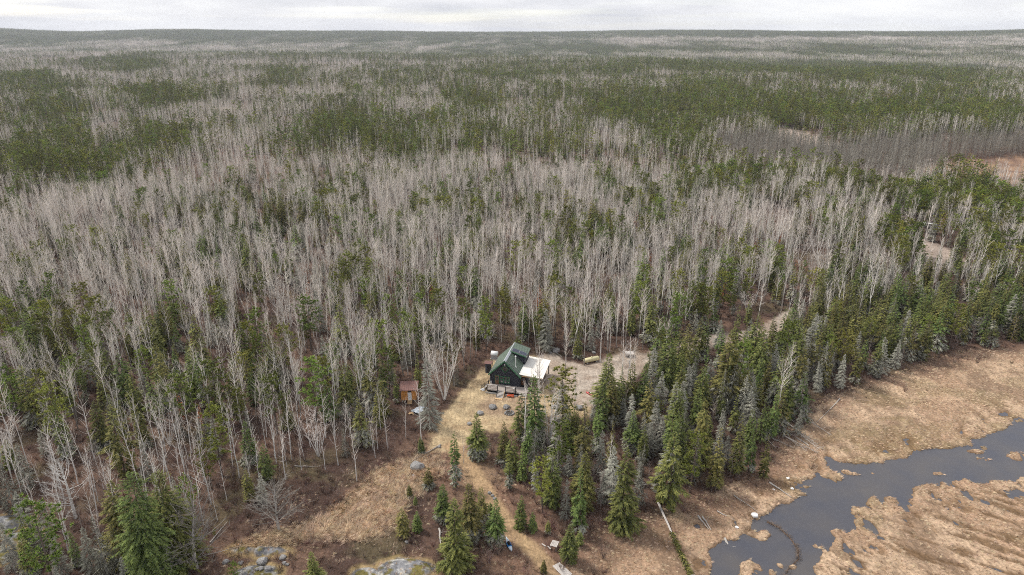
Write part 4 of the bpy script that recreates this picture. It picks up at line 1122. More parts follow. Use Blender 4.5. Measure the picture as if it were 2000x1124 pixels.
# ------------------------------------------------------------------ undergrowth
def gen_shrub(seed, h=1.3, n=34, spread=.7, mi2=.3, w=.03):
    rn = random.Random(seed); B = MB()
    for i in range(n):
        az = rn.uniform(0, 6.28); r_ = rn.uniform(0, .25); b0 = Vector((math.cos(az) * r_, math.sin(az) * r_, -.05))
        a2 = az + rn.uniform(-.6, .6); L_ = h * rn.uniform(.5, 1.1); sp = spread * rn.uniform(.2, 1)
        e1 = b0 + Vector((math.cos(a2) * sp, math.sin(a2) * sp, 1)).normalized() * L_
        mi = 1 if rn.random() < mi2 else 0
        B.blade(b0, e1, w, mi)
        for k in range(3):
            q = b0.lerp(e1, rn.uniform(.35, .9)); B.blade(q, q + Vector((rn.uniform(-.4, .4), rn.uniform(-.4, .4), rn.uniform(0, .35))) * h * .6, w * .85, mi)
    return B.mesh('shrub', ['shrub', 'shrub2'])
def gen_tuft(seed, h=.55, n=22, lean=.6, w=.035, mats=('grass', 'grass2')):
    rn = random.Random(seed); B = MB()
    for i in range(n):
        az = rn.uniform(0, 6.28); r_ = rn.uniform(0, .28); b0 = Vector((math.cos(az) * r_, math.sin(az) * r_, -.04))
        d = Vector((lean + rn.uniform(-.5, .5), rn.uniform(-.55, .55), rn.uniform(.35, 1))).normalized()
        B.blade(b0, b0 + d * h * rn.uniform(.6, 1.15), w, 0 if rn.random() < .75 else 1)
    return B.mesh('tuft', list(mats))
X, Y, g = grid_points(62, 330, 1.55, 41)
sd = near_terms(X, Y); Z = near_ground(X, Y, sd)[0] + hump(X, Y)
D = np.hypot(X, Y)
ok = (sd['lawn'] < -.5) & (sd['drive'] < -.6) & (sd['tall'] < .0) & (sd['path'] < -.2) & (sd['rock'] < -.2) & (sd['outcrop'] < 1)
mshr = (sd['marsh'] > -1)
ok &= np.where(mshr, g.random(len(X)) < .55 * sstep(9, 0, sd['marsh']) * sstep(.45, .6, fbm(X / 5, Y / 5, 95)), True) & (sd['river'] < -2)
ok &= g.random(len(X)) < np.where(D > 200, .55, .92) * sstep(.2, .45, fbm(X / 8, Y / 8, 96) + .1)
for cx, cy, r_ in CLEAR: ok &= np.hypot(X - cx, Y - cy) > r_ * .7
X, Y, Z = X[ok], Y[ok], Z[ok]
hs = .55 + .9 * fbm(X / 12, Y / 12, 97)
scatter('undergrowth', [gen_shrub(1), gen_shrub(2, 1.6, 30), gen_shrub(3, 1.0, 40, 1.1), gen_shrub(4, 2.2, 26, .45, .8), gen_shrub(5, .6, 34, 1.4, .1)], np.stack([X, Y, Z], -1),
        g.uniform(0, 6.28, len(X)), hs * g.uniform(.6, 1.35, len(X)), g.integers(0, 5, len(X)), 'red-brown leafless undergrowth covering the forest floor')
print('shrubs', len(X))
# bare pinkish saplings under the tall trees
X, Y, g = grid_points(66, 420, 3.1, 43)
sd = near_terms(X, Y); Z = near_ground(X, Y, sd)[0]
ok = (np.max([sd[q] for q in ('lawn', 'drive', 'tall', 'path', 'marsh', 'rock')], axis=0) < -2.0) & (g.random(len(X)) < .62 * sstep(.25, .5, fbm(X / 22, Y / 22, 98))) & (poly_sd(P_OPEN, X, Y) < 0) & (sd['fen'] < 0) & (sd['outcrop'] < 0)
ok &= (poly_sd(P_THIN, X, Y) < 0) | (g.random(len(X)) < .85)
for cx, cy, r_ in CLEAR: ok &= np.hypot(X - cx, Y - cy) > r_
X, Y, Z = X[ok], Y[ok], Z[ok]
srcs = []
for fm in FORMS['sapling']:
    J, ms = joined(fm[2], fm[3], fm[4], fm[5]); srcs.append(J.mesh('form', ms))
scatter('sapling_thicket', srcs, np.stack([X, Y, Z], -1), g.uniform(0, 6.28, len(X)), g.uniform(.5, 1.35, len(X)), g.integers(0, 2, len(X)), 'thin bare saplings between the trunks')
# dry grass
X, Y, g = grid_points(60, 190, .47, 44)
pxx, pyy = project(X, Y, 0); k = (pxx > -60) & (pxx < 2060) & (pyy < 1180)
X, Y = X[k], Y[k]
sd = near_terms(X, Y); Z, edge = near_ground(X, Y, sd); Z = Z + hump(X, Y)
u = g.random(len(X))
c_tall = (sd['tall'] > -.9 + (u - .5)) & (u < .9)
c_marsh = (sd['marsh'] > -2) & (Z > WZ + .05) & (u < .76 - .62 * streaks(X, Y) - .4 * sstep(.54, .68, fbm(X / 4.5 + 3, Y / 7, 44))) & ~c_tall
c_lawn = (sd['lawn'] > -.5) & (sd['drive'] < -.3) & (u < .45) & ~c_tall & ~c_marsh
d_p = line_d(L_PATH, X, Y)
c_mix = ((poly_sd(P_OPEN, X, Y) > 0) | (d_p < 7)) & (u < .34) & (fbm(X / 3, Y / 3, 99) > .45) & (sd['path'] < 0) & ~c_tall & ~c_marsh & ~c_lawn & (sd['drive'] < 0)
c_path = (sd['path'] > 0) & (u < .25) & ~c_lawn & ~c_marsh
ok = c_tall | c_marsh | c_lawn | c_mix | c_path
for cx, cy, r_ in CLEAR[:1]: ok &= np.hypot(X - cx, Y - cy) > r_ * .45
scl = np.where(c_tall, 1.7, np.where(c_marsh, .72, np.where(c_lawn, .32, np.where(c_path, .3, .8)))) * g.uniform(.7, 1.3, len(X))
flow = np.where(c_marsh, R(-35) + (fbm(X / 9, Y / 9, 101) - .5) * 3.2, (fbm(X / 3, Y / 3, 102) - .5) * 9) + g.normal(0, .35, len(X))
X, Y, Z, scl, flow = [a[ok] for a in (X, Y, Z, scl, flow)]
scatter('dry_grass', [gen_tuft(1), gen_tuft(2, .6, 24, .9), gen_tuft(3, .5, 22, 1.3), gen_tuft(4, .65, 18, .3), gen_tuft(5, .5, 22, .9, mats=('grass2', 'leaf'))], np.stack([X, Y, Z], -1), flow, scl,
        np.minimum(4, (g.random(len(X)) * 4.7).astype(int)), 'tan dead grass and sedge on the marsh, lawn and path')
print('tufts', len(X))
#DETAILS#
# ------------------------------------------------------------------ the cabin and everything built or lying about
M['log'] = mat('charcoal_log_wall', (.036, .038, .048), rough=.7, nscale=2, namt=.35, stretch=(.4, .4, 6))
M['roofgreen'] = mat('green_metal_roof', (.115, .152, .115), rough=.5, spec=.5, nscale=1.2, namt=.18)
M['roofedge'] = mat('green_trim', (.05, .17, .085), rough=.5)
M['ridge'] = mat('grey_ridge_metal', (.46, .48, .50), rough=.4, spec=.5, nscale=2, namt=.15)
M['panel'] = mat('solar_cells', (.018, .022, .045), rough=.2, spec=.6)
M['alu'] = mat('bare_metal', (.55, .56, .57), rough=.35, metal=.6)
M['white'] = mat('white_paint', (.78, .78, .76), rough=.5, nscale=2, namt=.06)
M['cream'] = mat('cream_membrane', (.78, .745, .67), rough=.6, nscale=.7, namt=.07)
M['deck'] = mat('weathered_deck_boards', (.40, .35, .31), nscale=3, namt=.2, stretch=(6, 1, 1))
M['board'] = mat('pale_grey_boards', (.50, .46, .42), nscale=3, namt=.2)
M['post'] = mat('black_posts', (.03, .03, .032), rough=.6)
M['newwood'] = mat('fresh_lumber', (.58, .40, .22), nscale=3, namt=.15)
M['redwood'] = mat('orange_red_paint', (.50, .085, .03), rough=.5)
M['glass'] = mat('window_glass', (.03, .035, .04), rough=.06, spec=.8)
M['doorbrown'] = mat('brown_door', (.15, .075, .04), rough=.5)
M['curtain'] = mat('pale_curtain', (.42, .40, .36))
M['cedar'] = mat('orange_cedar_boards', (.62, .28, .08), nscale=2, namt=.3, stretch=(5, 5, .5))
M['rustroof'] = mat('brown_red_roof', (.19, .105, .09), nscale=2, namt=.25)
M['slate'] = mat('blue_grey_boards', (.085, .095, .12), nscale=2, namt=.2)
M['yellowtank'] = mat('cream_tank_paint', (.66, .60, .36), rough=.45, nscale=1.4, namt=.15)
M['tarp'] = mat('silver_sheet', (.52, .55, .57), rough=.35, spec=.6, nscale=1.6, rgb2=(.30, .34, .38), bump=.6)
M['kayak_blue'] = mat('kayak_blue', (.03, .20, .50), rough=.35, spec=.5)
M['kayak_white'] = mat('kayak_white', (.62, .70, .76), rough=.35, spec=.5)
M['red'] = mat('red_hull', (.50, .03, .035), rough=.35, spec=.5)
M['pink'] = mat('pink_plastic', (.62, .16, .25), rough=.4)
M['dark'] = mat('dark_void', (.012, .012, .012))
M['ash'] = mat('fire_ash', (.06, .055, .05))
M['concrete'] = mat('pale_concrete', (.42, .41, .38), nscale=3, namt=.15)
M['mud'] = mat('dam_mud', (.10, .062, .04), nscale=3, namt=.3)
M['foam'] = mat('white_lump', (.78, .77, .75), nscale=4, namt=.08)

cx0, cy0 = -1.45, 127.25
cab_z = gz(cx0, cy0 + 3)
cab = tag(empty('cabin', (cx0, cy0, cab_z), R(-14)), 'charcoal log cabin with a steep green metal roof and solar panels beside the gravel yard', 'cabin')
HW, RZ, EZ, DK = 3.15, 6.5, 3.0, .85              # half width, ridge, eave, floor height
YB = 8.3
# walls laid up in log courses
m = MB()
k = 0; z = DK - .25
while z < RZ - .5:
    hw = HW if z < EZ + .35 else HW - (z - EZ - .35) / (RZ - EZ - .35) * HW
    if hw > .25:
        m.box((0, 0 + .09, z + .1), (hw * 2 + (.16 if k % 2 else 0), .2, .185))
        m.box((0, YB - .09, z + .1), (hw * 2, .2, .185))
    if z < EZ + .1:
        for sx in (-1, 1): m.box((sx * HW, YB / 2, z + .1), (.2, YB + (0 if k % 2 else .3), .185))
    z += .2; k += 1
tag(m.build('log_courses', 'log', cab), kind='stuff')
m = MB(); m.prism([(-HW + .06, .2), (HW - .06, .2), (HW - .06, EZ), (0, RZ - .35), (-HW + .06, EZ)], .07, YB - .07); m.build('wall', 'log', cab)
m = MB(); m.box((0, YB / 2, .3), (HW * 2 - .1, YB - .1, .7)); m.build('foundation', 'concrete', cab)
# roof slopes with standing ribs
def slope(x0, z0, x1, z1, y0, y1, name, rib=.45, th=.09):
    m = MB(); dx, dz = x1 - x0, z1 - z0; L_ = math.hypot(dx, dz); ang = math.atan2(-dz, dx)
    rt = Matrix.Rotation(ang, 3, 'Y'); c = Vector(((x0 + x1) / 2, (y0 + y1) / 2, (z0 + z1) / 2))
    m.box(c, (L_, y1 - y0, th), rt)
    up = rt @ Vector((0, 0, 1))
    y = y0 + rib / 2
    while y < y1:
        m.box(c + Vector((0, y - c.y, 0)) + up * (th / 2 + .018), (L_ - .02, .035, .036), rt); y += rib
    return m, rt, c, up
RX = 3.5; RE = RZ + .08 - RX * 1.0
m, _, _, _ = slope(0, RZ + .08, -RX, RE, -.5, YB + .45, 'roof'); m.build('roof_slope', 'roofgreen', cab)
m, rtR, cR, upR = slope(0, RZ + .08, RX, RE, -.5, YB + .45, 'roof'); rs = m.build('roof_slope', 'roofgreen', cab)
m = MB()
for sx in (-1, 1):
    rt = Matrix.Rotation(R(45) * sx, 3, 'Y')
    m.box((sx * RX / 2, -.53, (RZ + .08 + RE) / 2 - .07), (RX * 1.414, .05, .24), rt)
m.build('fascia', 'roofedge', cab)
m = MB()
for sx in (-1, 1): m.box((sx * .15, YB / 2 - .03, RZ + .085), (.46, YB + 1.0, .03), Matrix.Rotation(R(45) * sx, 3, 'Y'))
m.build('ridge_cap', 'ridge', cab)
# shed dormer with solar panels
DX, DZ, DY0, DY1 = 3.55, 5.55, 4.5, YB + .4
m = MB(); m.add([(0.05, DY0 + .15, RZ), (DX - .35, DY0 + .15, DZ), (DX - .35, DY0 + .15, RE + .55), (0.05, DY1 - .2, RZ), (DX - .35, DY1 - .2, DZ), (DX - .35, DY1 - .2, RE + .55)],
                [(0, 2, 1), (3, 4, 5), (1, 2, 5, 4), (0, 1, 4, 3), (0, 3, 5, 2)]); dw = m.build('dormer', 'log', cab)
m, rtD, cD, upD = slope(0.02, RZ + .16, DX, DZ + .08, DY0 - .25, DY1, 'dormer_roof'); m.build('dormer_roof', 'roofgreen', cab)
m = MB(); m.box(cD + Vector((0, -(DY1 - DY0 + .25) / 2 - .03, -.02)), (math.hypot(DX, RZ - DZ), .05, .18), rtD); m.build('dormer_fascia', 'roofedge', cab)
for q in (0, 1):
    c = cD + (rtD @ Vector((-.78 + q * 1.62, -1.35, 0))) + upD * .14
    m = MB(); m.box(c, (1.56, 1.35, .05), rtD); fr = m.build('solar_panel', 'alu', cab)
    m = MB(); m.box(c + upD * .03, (1.50, 1.28, .015), rtD); m.build('solar_cells', 'panel', fr)
    fr['label'] = 'dark blue solar panel nearer the ridge' if q == 0 else 'dark blue solar panel nearer the eave'
m = MB(); m.box((DX - .36, 6.4, 4.9), (.05, 1.0, .6)); m.build('dormer_window', 'glass', cab)
# stove pipe and vent
m = MB(); px_ = 1.95; pz = RZ + .08 - px_
m.tube([(px_, 1.3, pz - .1), (px_, 1.3, pz + 2.35)], [.075, .075], 10); m.tube([(px_, 1.3, pz + 2.35), (px_, 1.3, pz + 2.4), (px_, 1.3, pz + 2.55)], [.17, .19, .1], 10)
m.tube([(px_, 1.3, pz - .15), (px_, 1.3, pz + .25)], [.24, .09], 10); m.build('stove_pipe', 'white', cab)
m = MB()
for t in range(7): m.box((1.0 + .02 * t, 1.2 + t * .3, RZ + .08 - 1.02 - .02 * t + .07), (.5, .06, .06), rtR)
m.build('snow_guard', 'slate', cab)
# front: door, windows, gable window, lamp
fy = -.06
m = MB(); m.box((-1.72, fy, DK + 1.02), (.98, .1, 2.1)); dr = m.build('door', 'roofedge', cab)
m = MB(); m.box((-1.72, fy - .06, DK + 1.0), (.78, .04, 1.95)); m.build('door_leaf', 'doorbrown', dr)
m = MB(); m.box((-1.72, fy - .09, DK + 1.4), (.56, .03, .8)); m.build('pane', 'glass', dr)
for i, wx in enumerate((-.72, .12, .78)):
    ww = .78 if i < 2 else .48
    m = MB(); zc = DK + 1.15
    for dx_ in (-ww / 2, ww / 2): m.box((wx + dx_, fy, zc), (.08, .12, 1.55))
    for dz_ in (-.74, .74, 0): m.box((wx, fy - .005, zc + dz_), (ww + .08, .11, .08))
    w_ = m.build('window', 'roofedge', cab)
    m = MB(); m.box((wx, fy + .03, zc), (ww, .03, 1.45)); m.build('pane', 'glass', w_)
    m = MB(); m.box((wx, fy - .0, zc - .5), (ww * .5, .02, .22)); m.build('curtain', 'curtain', w_)
m = MB(); zc = 4.55
for a in range(4):
    an = a * math.pi / 2 + math.pi / 4
    m.box((math.cos(an) * .58, fy - .01, zc + math.sin(an) * .58), (.09, .12, 1.24), Matrix.Rotation(-an, 3, 'Y'))
gw = m.build('gable_window', 'roofedge', cab)
m = MB(); m.add([(-.8, fy + .02, zc), (0, fy + .02, zc - .8), (.8, fy + .02, zc), (0, fy + .02, zc + .8)], [(0, 1, 2, 3)]); m.box((0, fy + .03, zc), (.06, .05, 1.5)); m.build('pane', 'glass', gw)
m = MB(); m.tube([(0, -.25, 5.55), (0, -.25, 5.82)], [.14, .1], 8); m.box((0, -.12, 5.75), (.08, .26, .06)); m.build('lamp', 'white', cab)
# side room under the pale roof
m = MB(); m.box((4.0, 4.6, DK + .8), (1.5, 7.6, 3.1)); m.build('side_wall', 'log', cab)
m = MB(); m.box((3.72, .76, DK + 1.0), (.8, .08, 1.95)); sd_ = m.build('side_door', 'doorbrown', cab)
m = MB(); m.box((3.72, .70, DK + 1.4), (.5, .03, .8)); m.build('pane', 'glass', sd_)
m = MB(); rt = Matrix.Rotation(math.atan2(.45, 4.95), 3, 'Y')
m.box((5.5, 4.6, 3.32), (4.95, 8.9, .14), rt); lr = m.build('lean_to_roof', 'cream', cab)
m = MB(); m.box((3.04, 4.6, 3.60), (.16, 8.94, .12)); m.build('edge_strip', 'white', lr)
for yy in (.5, 4.6, 8.7):
    m = MB(); m.box((7.6, yy, 1.5), (.16, .16, 3.1)); m.build('post', 'post', cab)
m = MB(); m.box((5.6, .3, 3.15), (4.4, .1, .18)); m.build('beam', 'newwood', cab)
# deck
deck = tag(empty('deck', (cx0, cy0, cab_z), R(-14)), 'weathered board deck with railings and steps along the front of the cabin', 'deck')
DF = -2.55
m = MB(); x = -3.25
while x < 5.2:
    y0_ = DF if x < 3.2 else DF - .0
    m.box((x + .07, (y0_ - .12) / 2, DK - .03), (.135, -y0_ - .16, .05)); x += .145
tag(m.build('deck_board', 'deck', deck), kind='stuff')
m = MB(); m.box((.95, DF + .02, DK - .17), (8.4, .06, .2)); m.build('rim_board', 'board', deck)
m = MB(); m.box((-2.2, DF - .28, .12), (2.5, .2, .26)); m.box((2.0, DF - .28, .12), (2.7, .2, .26)); m.build('sill_beam', 'concrete', deck)
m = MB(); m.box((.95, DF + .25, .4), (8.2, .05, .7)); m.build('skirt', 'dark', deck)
for xa, xb in ((-3.2, -.95), (.7, 2.85)):
    for xx in (xa, xb):
        m = MB(); m.box((xx, DF + .02, DK + .3), (.14, .14, 1.55)); m.build('rail_post', 'post', deck)
    for zz in (.28, .58, .88):
        m = MB(); m.box(((xa + xb) / 2, DF + .03, DK + zz), (xb - xa - .15, .05, .17)); m.build('rail_board', 'board', deck)
    m = MB(); m.box(((xa + xb) / 2, DF + .02, DK + 1.02), (xb - xa + .1, .2, .04)); m.build('hand_rail', 'board', deck)
for k in range(6):
    m = MB(); m.box((-.13, DF - .12 - k * .27, DK - .08 - k * .145), (1.5, .26, .05)); m.build('step', 'board', deck)
for sx in (-.86, .6):
    m = MB(); m.box((sx, DF - .82, DK - .47), (.06, 1.8, .22), Matrix.Rotation(R(28.5), 3, 'X')); m.build('stringer', 'newwood' if sx > 0 else 'post', deck)
m = MB()
for k in range(4): m.box((-.13 + (k - 1.5) * .38, DF - 2.15, .05), (.35, .6, .06))
m.build('landing_slab', 'newwood', deck)
for k in range(3):
    m = MB(); m.box((4.5 , DF - .15 - k * .3, DK - .15 - k * .2), (1.7, .27, .05)); m.build('side_step', 'newwood' if k == 2 else 'board', deck)
for i, (xx, yy) in enumerate(((-3.75, .4), (-4.15, -.9), (-4.5, -2.0), (-3.35, -1.9))):
    m = MB(); m.box((xx, yy, .65), (.13, .13, 1.3)); m.build('black_post', 'post', deck)
for zz in (.75, 1.15):
    m = MB(); m.tube([(-3.4, 1.6, zz + .55), (-3.75, .4, zz), (-4.15, -.9, zz - .12), (-4.5, -2.0, zz - .2)], [.05] * 4, 4); m.build('side_rail', 'post', deck)
for k in range(4):
    m = MB(); m.box((-3.75 - k * .12, -.9 - .0 * k, DK - .15 - k * .17), (.28, 1.3, .05)); m.build('side_step', 'board', deck)
def cab_pt(x, y, z=0):
    a = R(-14); return (cx0 + x * math.cos(a) - y * math.sin(a), cy0 + x * math.sin(a) + y * math.cos(a), cab_z + z)
b_ = tag(empty('bench', cab_pt(2.0, DF - .55), R(-14)), 'orange-red slatted bench in front of the deck, right of the steps', 'bench')
for zz in (.25, .48):
    m = MB(); m.box((0, .0, zz), (1.35, .12, .12)); m.build('back_slat', 'redwood', b_)
for k in range(3):
    m = MB(); m.box((0, -.2 - k * .13, .36), (1.35, .11, .04)); m.build('seat_slat', 'redwood', b_)
for xx in (-.6, 0, .6):
    m = MB(); m.box((xx, -.2, .18), (.08, .45, .36)); m.build('leg', 'redwood', b_)
m = MB(); m.tube([(0, 0, 0), (0, 0, .5), (0, 0, .55), (0, 0, .62)], [.24, .26, .28, .12], 12)
o = m.build('cooler', 'white', None, True); o.location = cab_pt(2.45, DF + .35, DK); tag(o, 'white round-topped drum standing on the deck by the right railing post', 'drum')
m = MB(); m.tube([(0, 0, 0), (0, 0, .55), (0, 0, .75)], [.1, .1, .04], 10)
o = m.build('gas_bottle', 'white', None, True); o.location = cab_pt(-2.95, -.35, DK); tag(o, 'small white bottle on the deck at the cabin left front corner', 'bottle')

# water tank on its stand
tx, ty, tz = spot(966, 717)
t_ = tag(empty('water_tank', (tx, ty, tz), R(-14)), 'white lidded water tank raised on a timber stand left behind the cabin', 'tank')
m = MB(); m.box((0, 0, 2.75), (1.35, 1.2, 1.0)); m.build('tank_body', 'concrete', t_)
m = MB(); m.tube([(-.72, 0, 3.25), (.72, 0, 3.25)], [.62, .62], 14); m.build('tank_lid', 'white', t_, True)
for zz in (2.4, 2.7, 3.0):
    m = MB(); m.box((0, -.61, zz), (1.4, .04, .06)); m.build('cage_bar', 'alu', t_)
m = MB(); m.box((0, 0, 2.18), (1.6, 1.4, .12)); m.build('platform', 'board', t_)
for xx in (-.65, .65):
    for yy in (-.55, .55):
        m = MB(); m.box((xx, yy, 1.05), (.13, .13, 2.2)); m.build('leg', 'deadwood', t_)
m = MB(); m.tube([(.3, -.6, 2.0), (1.3, -2.4, 1.9), (1.6, -4.0, .9)], [.06, .06, .06], 6); m.build('downpipe', 'alu', t_)
# outhouse
tx, ty, tz = spot(953, 729)
t_ = tag(empty('outhouse', (tx, ty, tz), R(-10)), 'tiny blue-grey hut with a rusty brown roof beside the cabin left wall', 'hut')
m = MB(); m.box((0, .6, 1.1), (1.15, 1.2, 2.2)); m.build('wall', 'slate', t_)
m = MB(); m.box((.1, -.02, 1.0), (.6, .05, 1.8)); m.build('door', 'post', t_)
m = MB(); m.box((0, .6, 2.28), (1.75, 1.9, .08), Matrix.Rotation(R(-6), 3, 'X')); m.build('roof', 'rustroof', t_)
# wooden shed
tx, ty, tz = spot(799, 786)
t_ = tag(empty('wooden_shed', (tx, ty, tz), R(4)), 'orange cedar shed with white door and brown roof at the wood edge', 'shed')
for k in range(16):
    if 7 <= k <= 10: continue
    m = MB(); m.box((-1.5 + (k + .5) * .1875, -.02 + (.012 if k % 2 else 0), 1.75), (.18, .05, 2.5)); m.build('board', 'cedar', t_)
m = MB(); m.box((.19, 0.0, 2.75), (.8, .06, .5)); m.build('board', 'cedar', t_)
m = MB(); m.box((0, 1.35, 1.7), (3.0, 2.6, 2.4)); m.build('wall', 'cedar', t_)
m = MB(); m.box((.19, -.04, 1.35), (.78, .08, 1.75)); dd_ = m.build('door', 'white', t_)
m = MB(); m.box((.46, -.1, 1.35), (.04, .05, .12)); m.build('handle', 'post', dd_)
m = MB(); m.box((.19, -.05, 2.55), (.66, .06, .4)); m.build('window', 'glass', t_)
m = MB(); m.box((.05, 1.2, 3.08), (3.7, 3.5, .1), Matrix.Rotation(R(5), 3, 'X'))
for k in range(9): m.box((-1.7 + k * .43, 1.2, 3.15), (.04, 3.5, .04), Matrix.Rotation(R(5), 3, 'X'))
m.build('roof', 'rustroof', t_)
for k in range(4):
    m = MB(); m.box((.2, -.18 - k * .22, .5 - k * .12), (.95, .2, .05)); m.build('step', 'newwood', t_)
for xx in (-1.3, 1.3):
    for yy in (.2, 2.4):
        m = MB(); m.box((xx, yy, .25), (.2, .2, .6)); m.build('pier', 'concrete', t_)
# silver sheet and scrap by the shed
x, y, z = spot(820, 804)
m = MB(); n_ = 8
vs = [(-1.15 + 2.3 * i / n_, -1.3 + 2.6 * j / n_, .35 + .12 * math.sin(i * 2.3) + .06 * math.sin(j * 1.7 + i) + .2 * i / n_) for j in range(n_ + 1) for i in range(n_ + 1)]
m.add(vs, [(j * (n_ + 1) + i, j * (n_ + 1) + i + 1, (j + 1) * (n_ + 1) + i + 1, (j + 1) * (n_ + 1) + i) for j in range(n_) for i in range(n_)])
m.tube([(-1.1, -1.2, .1), (-1.1, 1.2, .1)], [.18, .18], 6)
o = m.build('tarpaulin', 'tarp'); o.location = (x, y, z); o.rotation_euler = (0, 0, R(-38)); tag(o, 'crumpled silver sheet spread over a pile in front of the shed steps', 'tarpaulin')
x, y, z = spot(803, 809)
t_ = tag(empty('scrap_pile', (x, y, z), 0), 'small heap of orange split wood at the left end of the silver sheet', 'wood pile')
for k in range(6):
    m = MB(); a = rnd.uniform(-.6, .6); m.tube([(-.4, 0, 0), (.4, 0, 0)], [.09, .08], 5); c = m.build('split_log', 'newwood', t_); c.location = (rnd.uniform(-.3, .3), rnd.uniform(-.3, .3), .1 + .1 * (k // 3)); c.rotation_euler = (0, 0, a)
# cream tank
x, y, z = spot(1155, 708)
t_ = tag(empty('propane_tank', (x, y, z), R(24)), 'long cream propane tank lying at the edge of the gravel yard', 'tank')
m = MB(); m.tube([(-1.95, 0, .75), (-1.88, 0, .75), (-1.7, 0, .75), (1.7, 0, .75), (1.88, 0, .75), (1.95, 0, .75)], [.12, .4, .53, .53, .4, .12], 18); m.build('tank_body', 'yellowtank', t_, True)
m = MB(); m.tube([(0, 0, 1.25), (0, 0, 1.42)], [.2, .17], 10); m.build('valve_cover', 'yellowtank', t_)
for xx in (-1.2, 1.2):
    m = MB(); m.box((xx, 0, .15), (.25, .9, .4)); m.build('foot', 'concrete', t_)
# grey platform of boards in the yard
x, y, z = spot(1229, 698)
t_ = tag(empty('stacked_platform', (x, y, z), R(-8)), 'grey wooden platform with three board steps at the back of the gravel yard', 'platform')
m = MB(); m.box((0, .7, .85), (1.9, 1.5, .07)); m.build('top', 'board', t_)
for k in range(3):
    m = MB(); m.box((0, -.12 - k * .17, .68 - k * .24), (1.75, .2, .06)); m.build('step', 'board', t_)
for xx in (-.85, .85):
    m = MB(); m.box((xx, .6, .4), (.08, 1.4, .8)); m.build('side_board', 'deadwood', t_)
# red canoe, pink drum, blue drum behind the spruces
def hull(name, L_, W_, H_, mats, parent=None, split=None):
    m = MB(); n_ = 16; ring = 8
    for i in range(n_ + 1):
        t = -1 + 2 * i / n_; w = W_ / 2 * max(.02, (1 - abs(t) ** 2.4)); hh = H_ * (1 - .25 * abs(t) ** 3)
        for k in range(ring):
            a = 2 * math.pi * k / ring; m.v.append((w * math.cos(a), t * L_ / 2, H_ * .5 + hh * .5 * math.sin(a) * (1 if math.sin(a) < 0 else .75) + .06 * abs(t) ** 3))
    for i in range(n_):
        for k in range(ring):
            m.f.append((i * ring + k, i * ring + (k + 1) % ring, (i + 1) * ring + (k + 1) % ring, (i + 1) * ring + k)); m.mi.append(0 if split is None else split(-1 + 2 * (i + .5) / n_))
    return m.build(name, mats, parent, True)
x, y, z = spot(1158, 773)
t_ = tag(empty('canoe', (x, y, z), R(52)), 'red canoe lying at the gravel edge left of the broad dark spruce', 'canoe')
hull('hull', 3.4, .85, .42, 'red', t_)
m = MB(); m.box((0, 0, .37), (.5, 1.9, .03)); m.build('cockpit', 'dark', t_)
for yy in (-.7, .6):
    m = MB(); m.box((0, yy, .40), (.7, .2, .03)); m.build('seat', 'white', t_)
x, y, z = spot(1203, 766)
m = MB(); m.tube([(0, 0, 0), (0, 0, .85), (0, 0, .92)], [.32, .32, .2], 12); o = m.build('barrel', 'pink', None, True); o.location = (x, y, z); tag(o, 'pink barrel glimpsed between the dark spruces by the yard', 'barrel')
# kayak
x, y, z = spot(994, 1066)
t_ = tag(empty('kayak', (x, y, z + .05), R(16)), 'blue and white kayak lying on brown brush left of the path', 'kayak')
hull('hull', 3.1, .72, .36, ['kayak_white', 'kayak_blue'], t_, lambda t: 1 if abs(t + .05) < .32 else 0)
m = MB(); m.tube([(0, -.35, .31), (0, -.3, .35), (0, .3, .35), (0, .35, .31)], [.08, .2, .2, .08], 8); m.build('cockpit', 'dark', t_)
# table by the path, grey boards, dock
x, y, z = spot(1083, 1071)
t_ = tag(empty('wooden_table', (x, y, z), R(-22)), 'grey weathered table beside the path, left of the yellowish lone spruce', 'table')
for k in range(5):
    m = MB(); m.box((-.42 + k * .21, 0, .82), (.19, 1.25, .04)); m.build('top_board', 'board', t_)
for xx in (-.4, .4):
    for yy in (-.5, .5):
        m = MB(); m.box((xx, yy, .4), (.08, .08, .84)); m.build('leg', 'deadwood', t_)
x, y, z = spot(1098, 1116)
t_ = tag(empty('boardwalk', (x, y, z + .15), R(35)), 'short grey plank walkway at the foot of the path on the bottom edge', 'walkway')
for k in range(14):
    m = MB(); m.box((0, -1.3 + k * .2, .05), (1.35, .18, .05)); m.build('plank', 'board', t_)
for xx in (-.55, .55):
    m = MB(); m.box((xx, 0, -.03), (.1, 2.7, .1)); m.build('bearer', 'deadwood', t_)
x, y, z = spot(1062, 1066)
for i, (dx_, dy_, a, w_) in enumerate(((0, 0, .8, 'pale short plank lying left of the grey table'), (.75, -.5, 1.0, 'pale plank end nearest the grey table legs'))):
    m = MB(); m.box((0, 0, .06), (.75, .18, .06)); o = m.build('plank', 'board'); o.location = (x + dx_, y + dy_, z + .05); o.rotation_euler = (0, 0, -a); tag(o, w_, 'plank')
x, y, z = spot(948, 722)
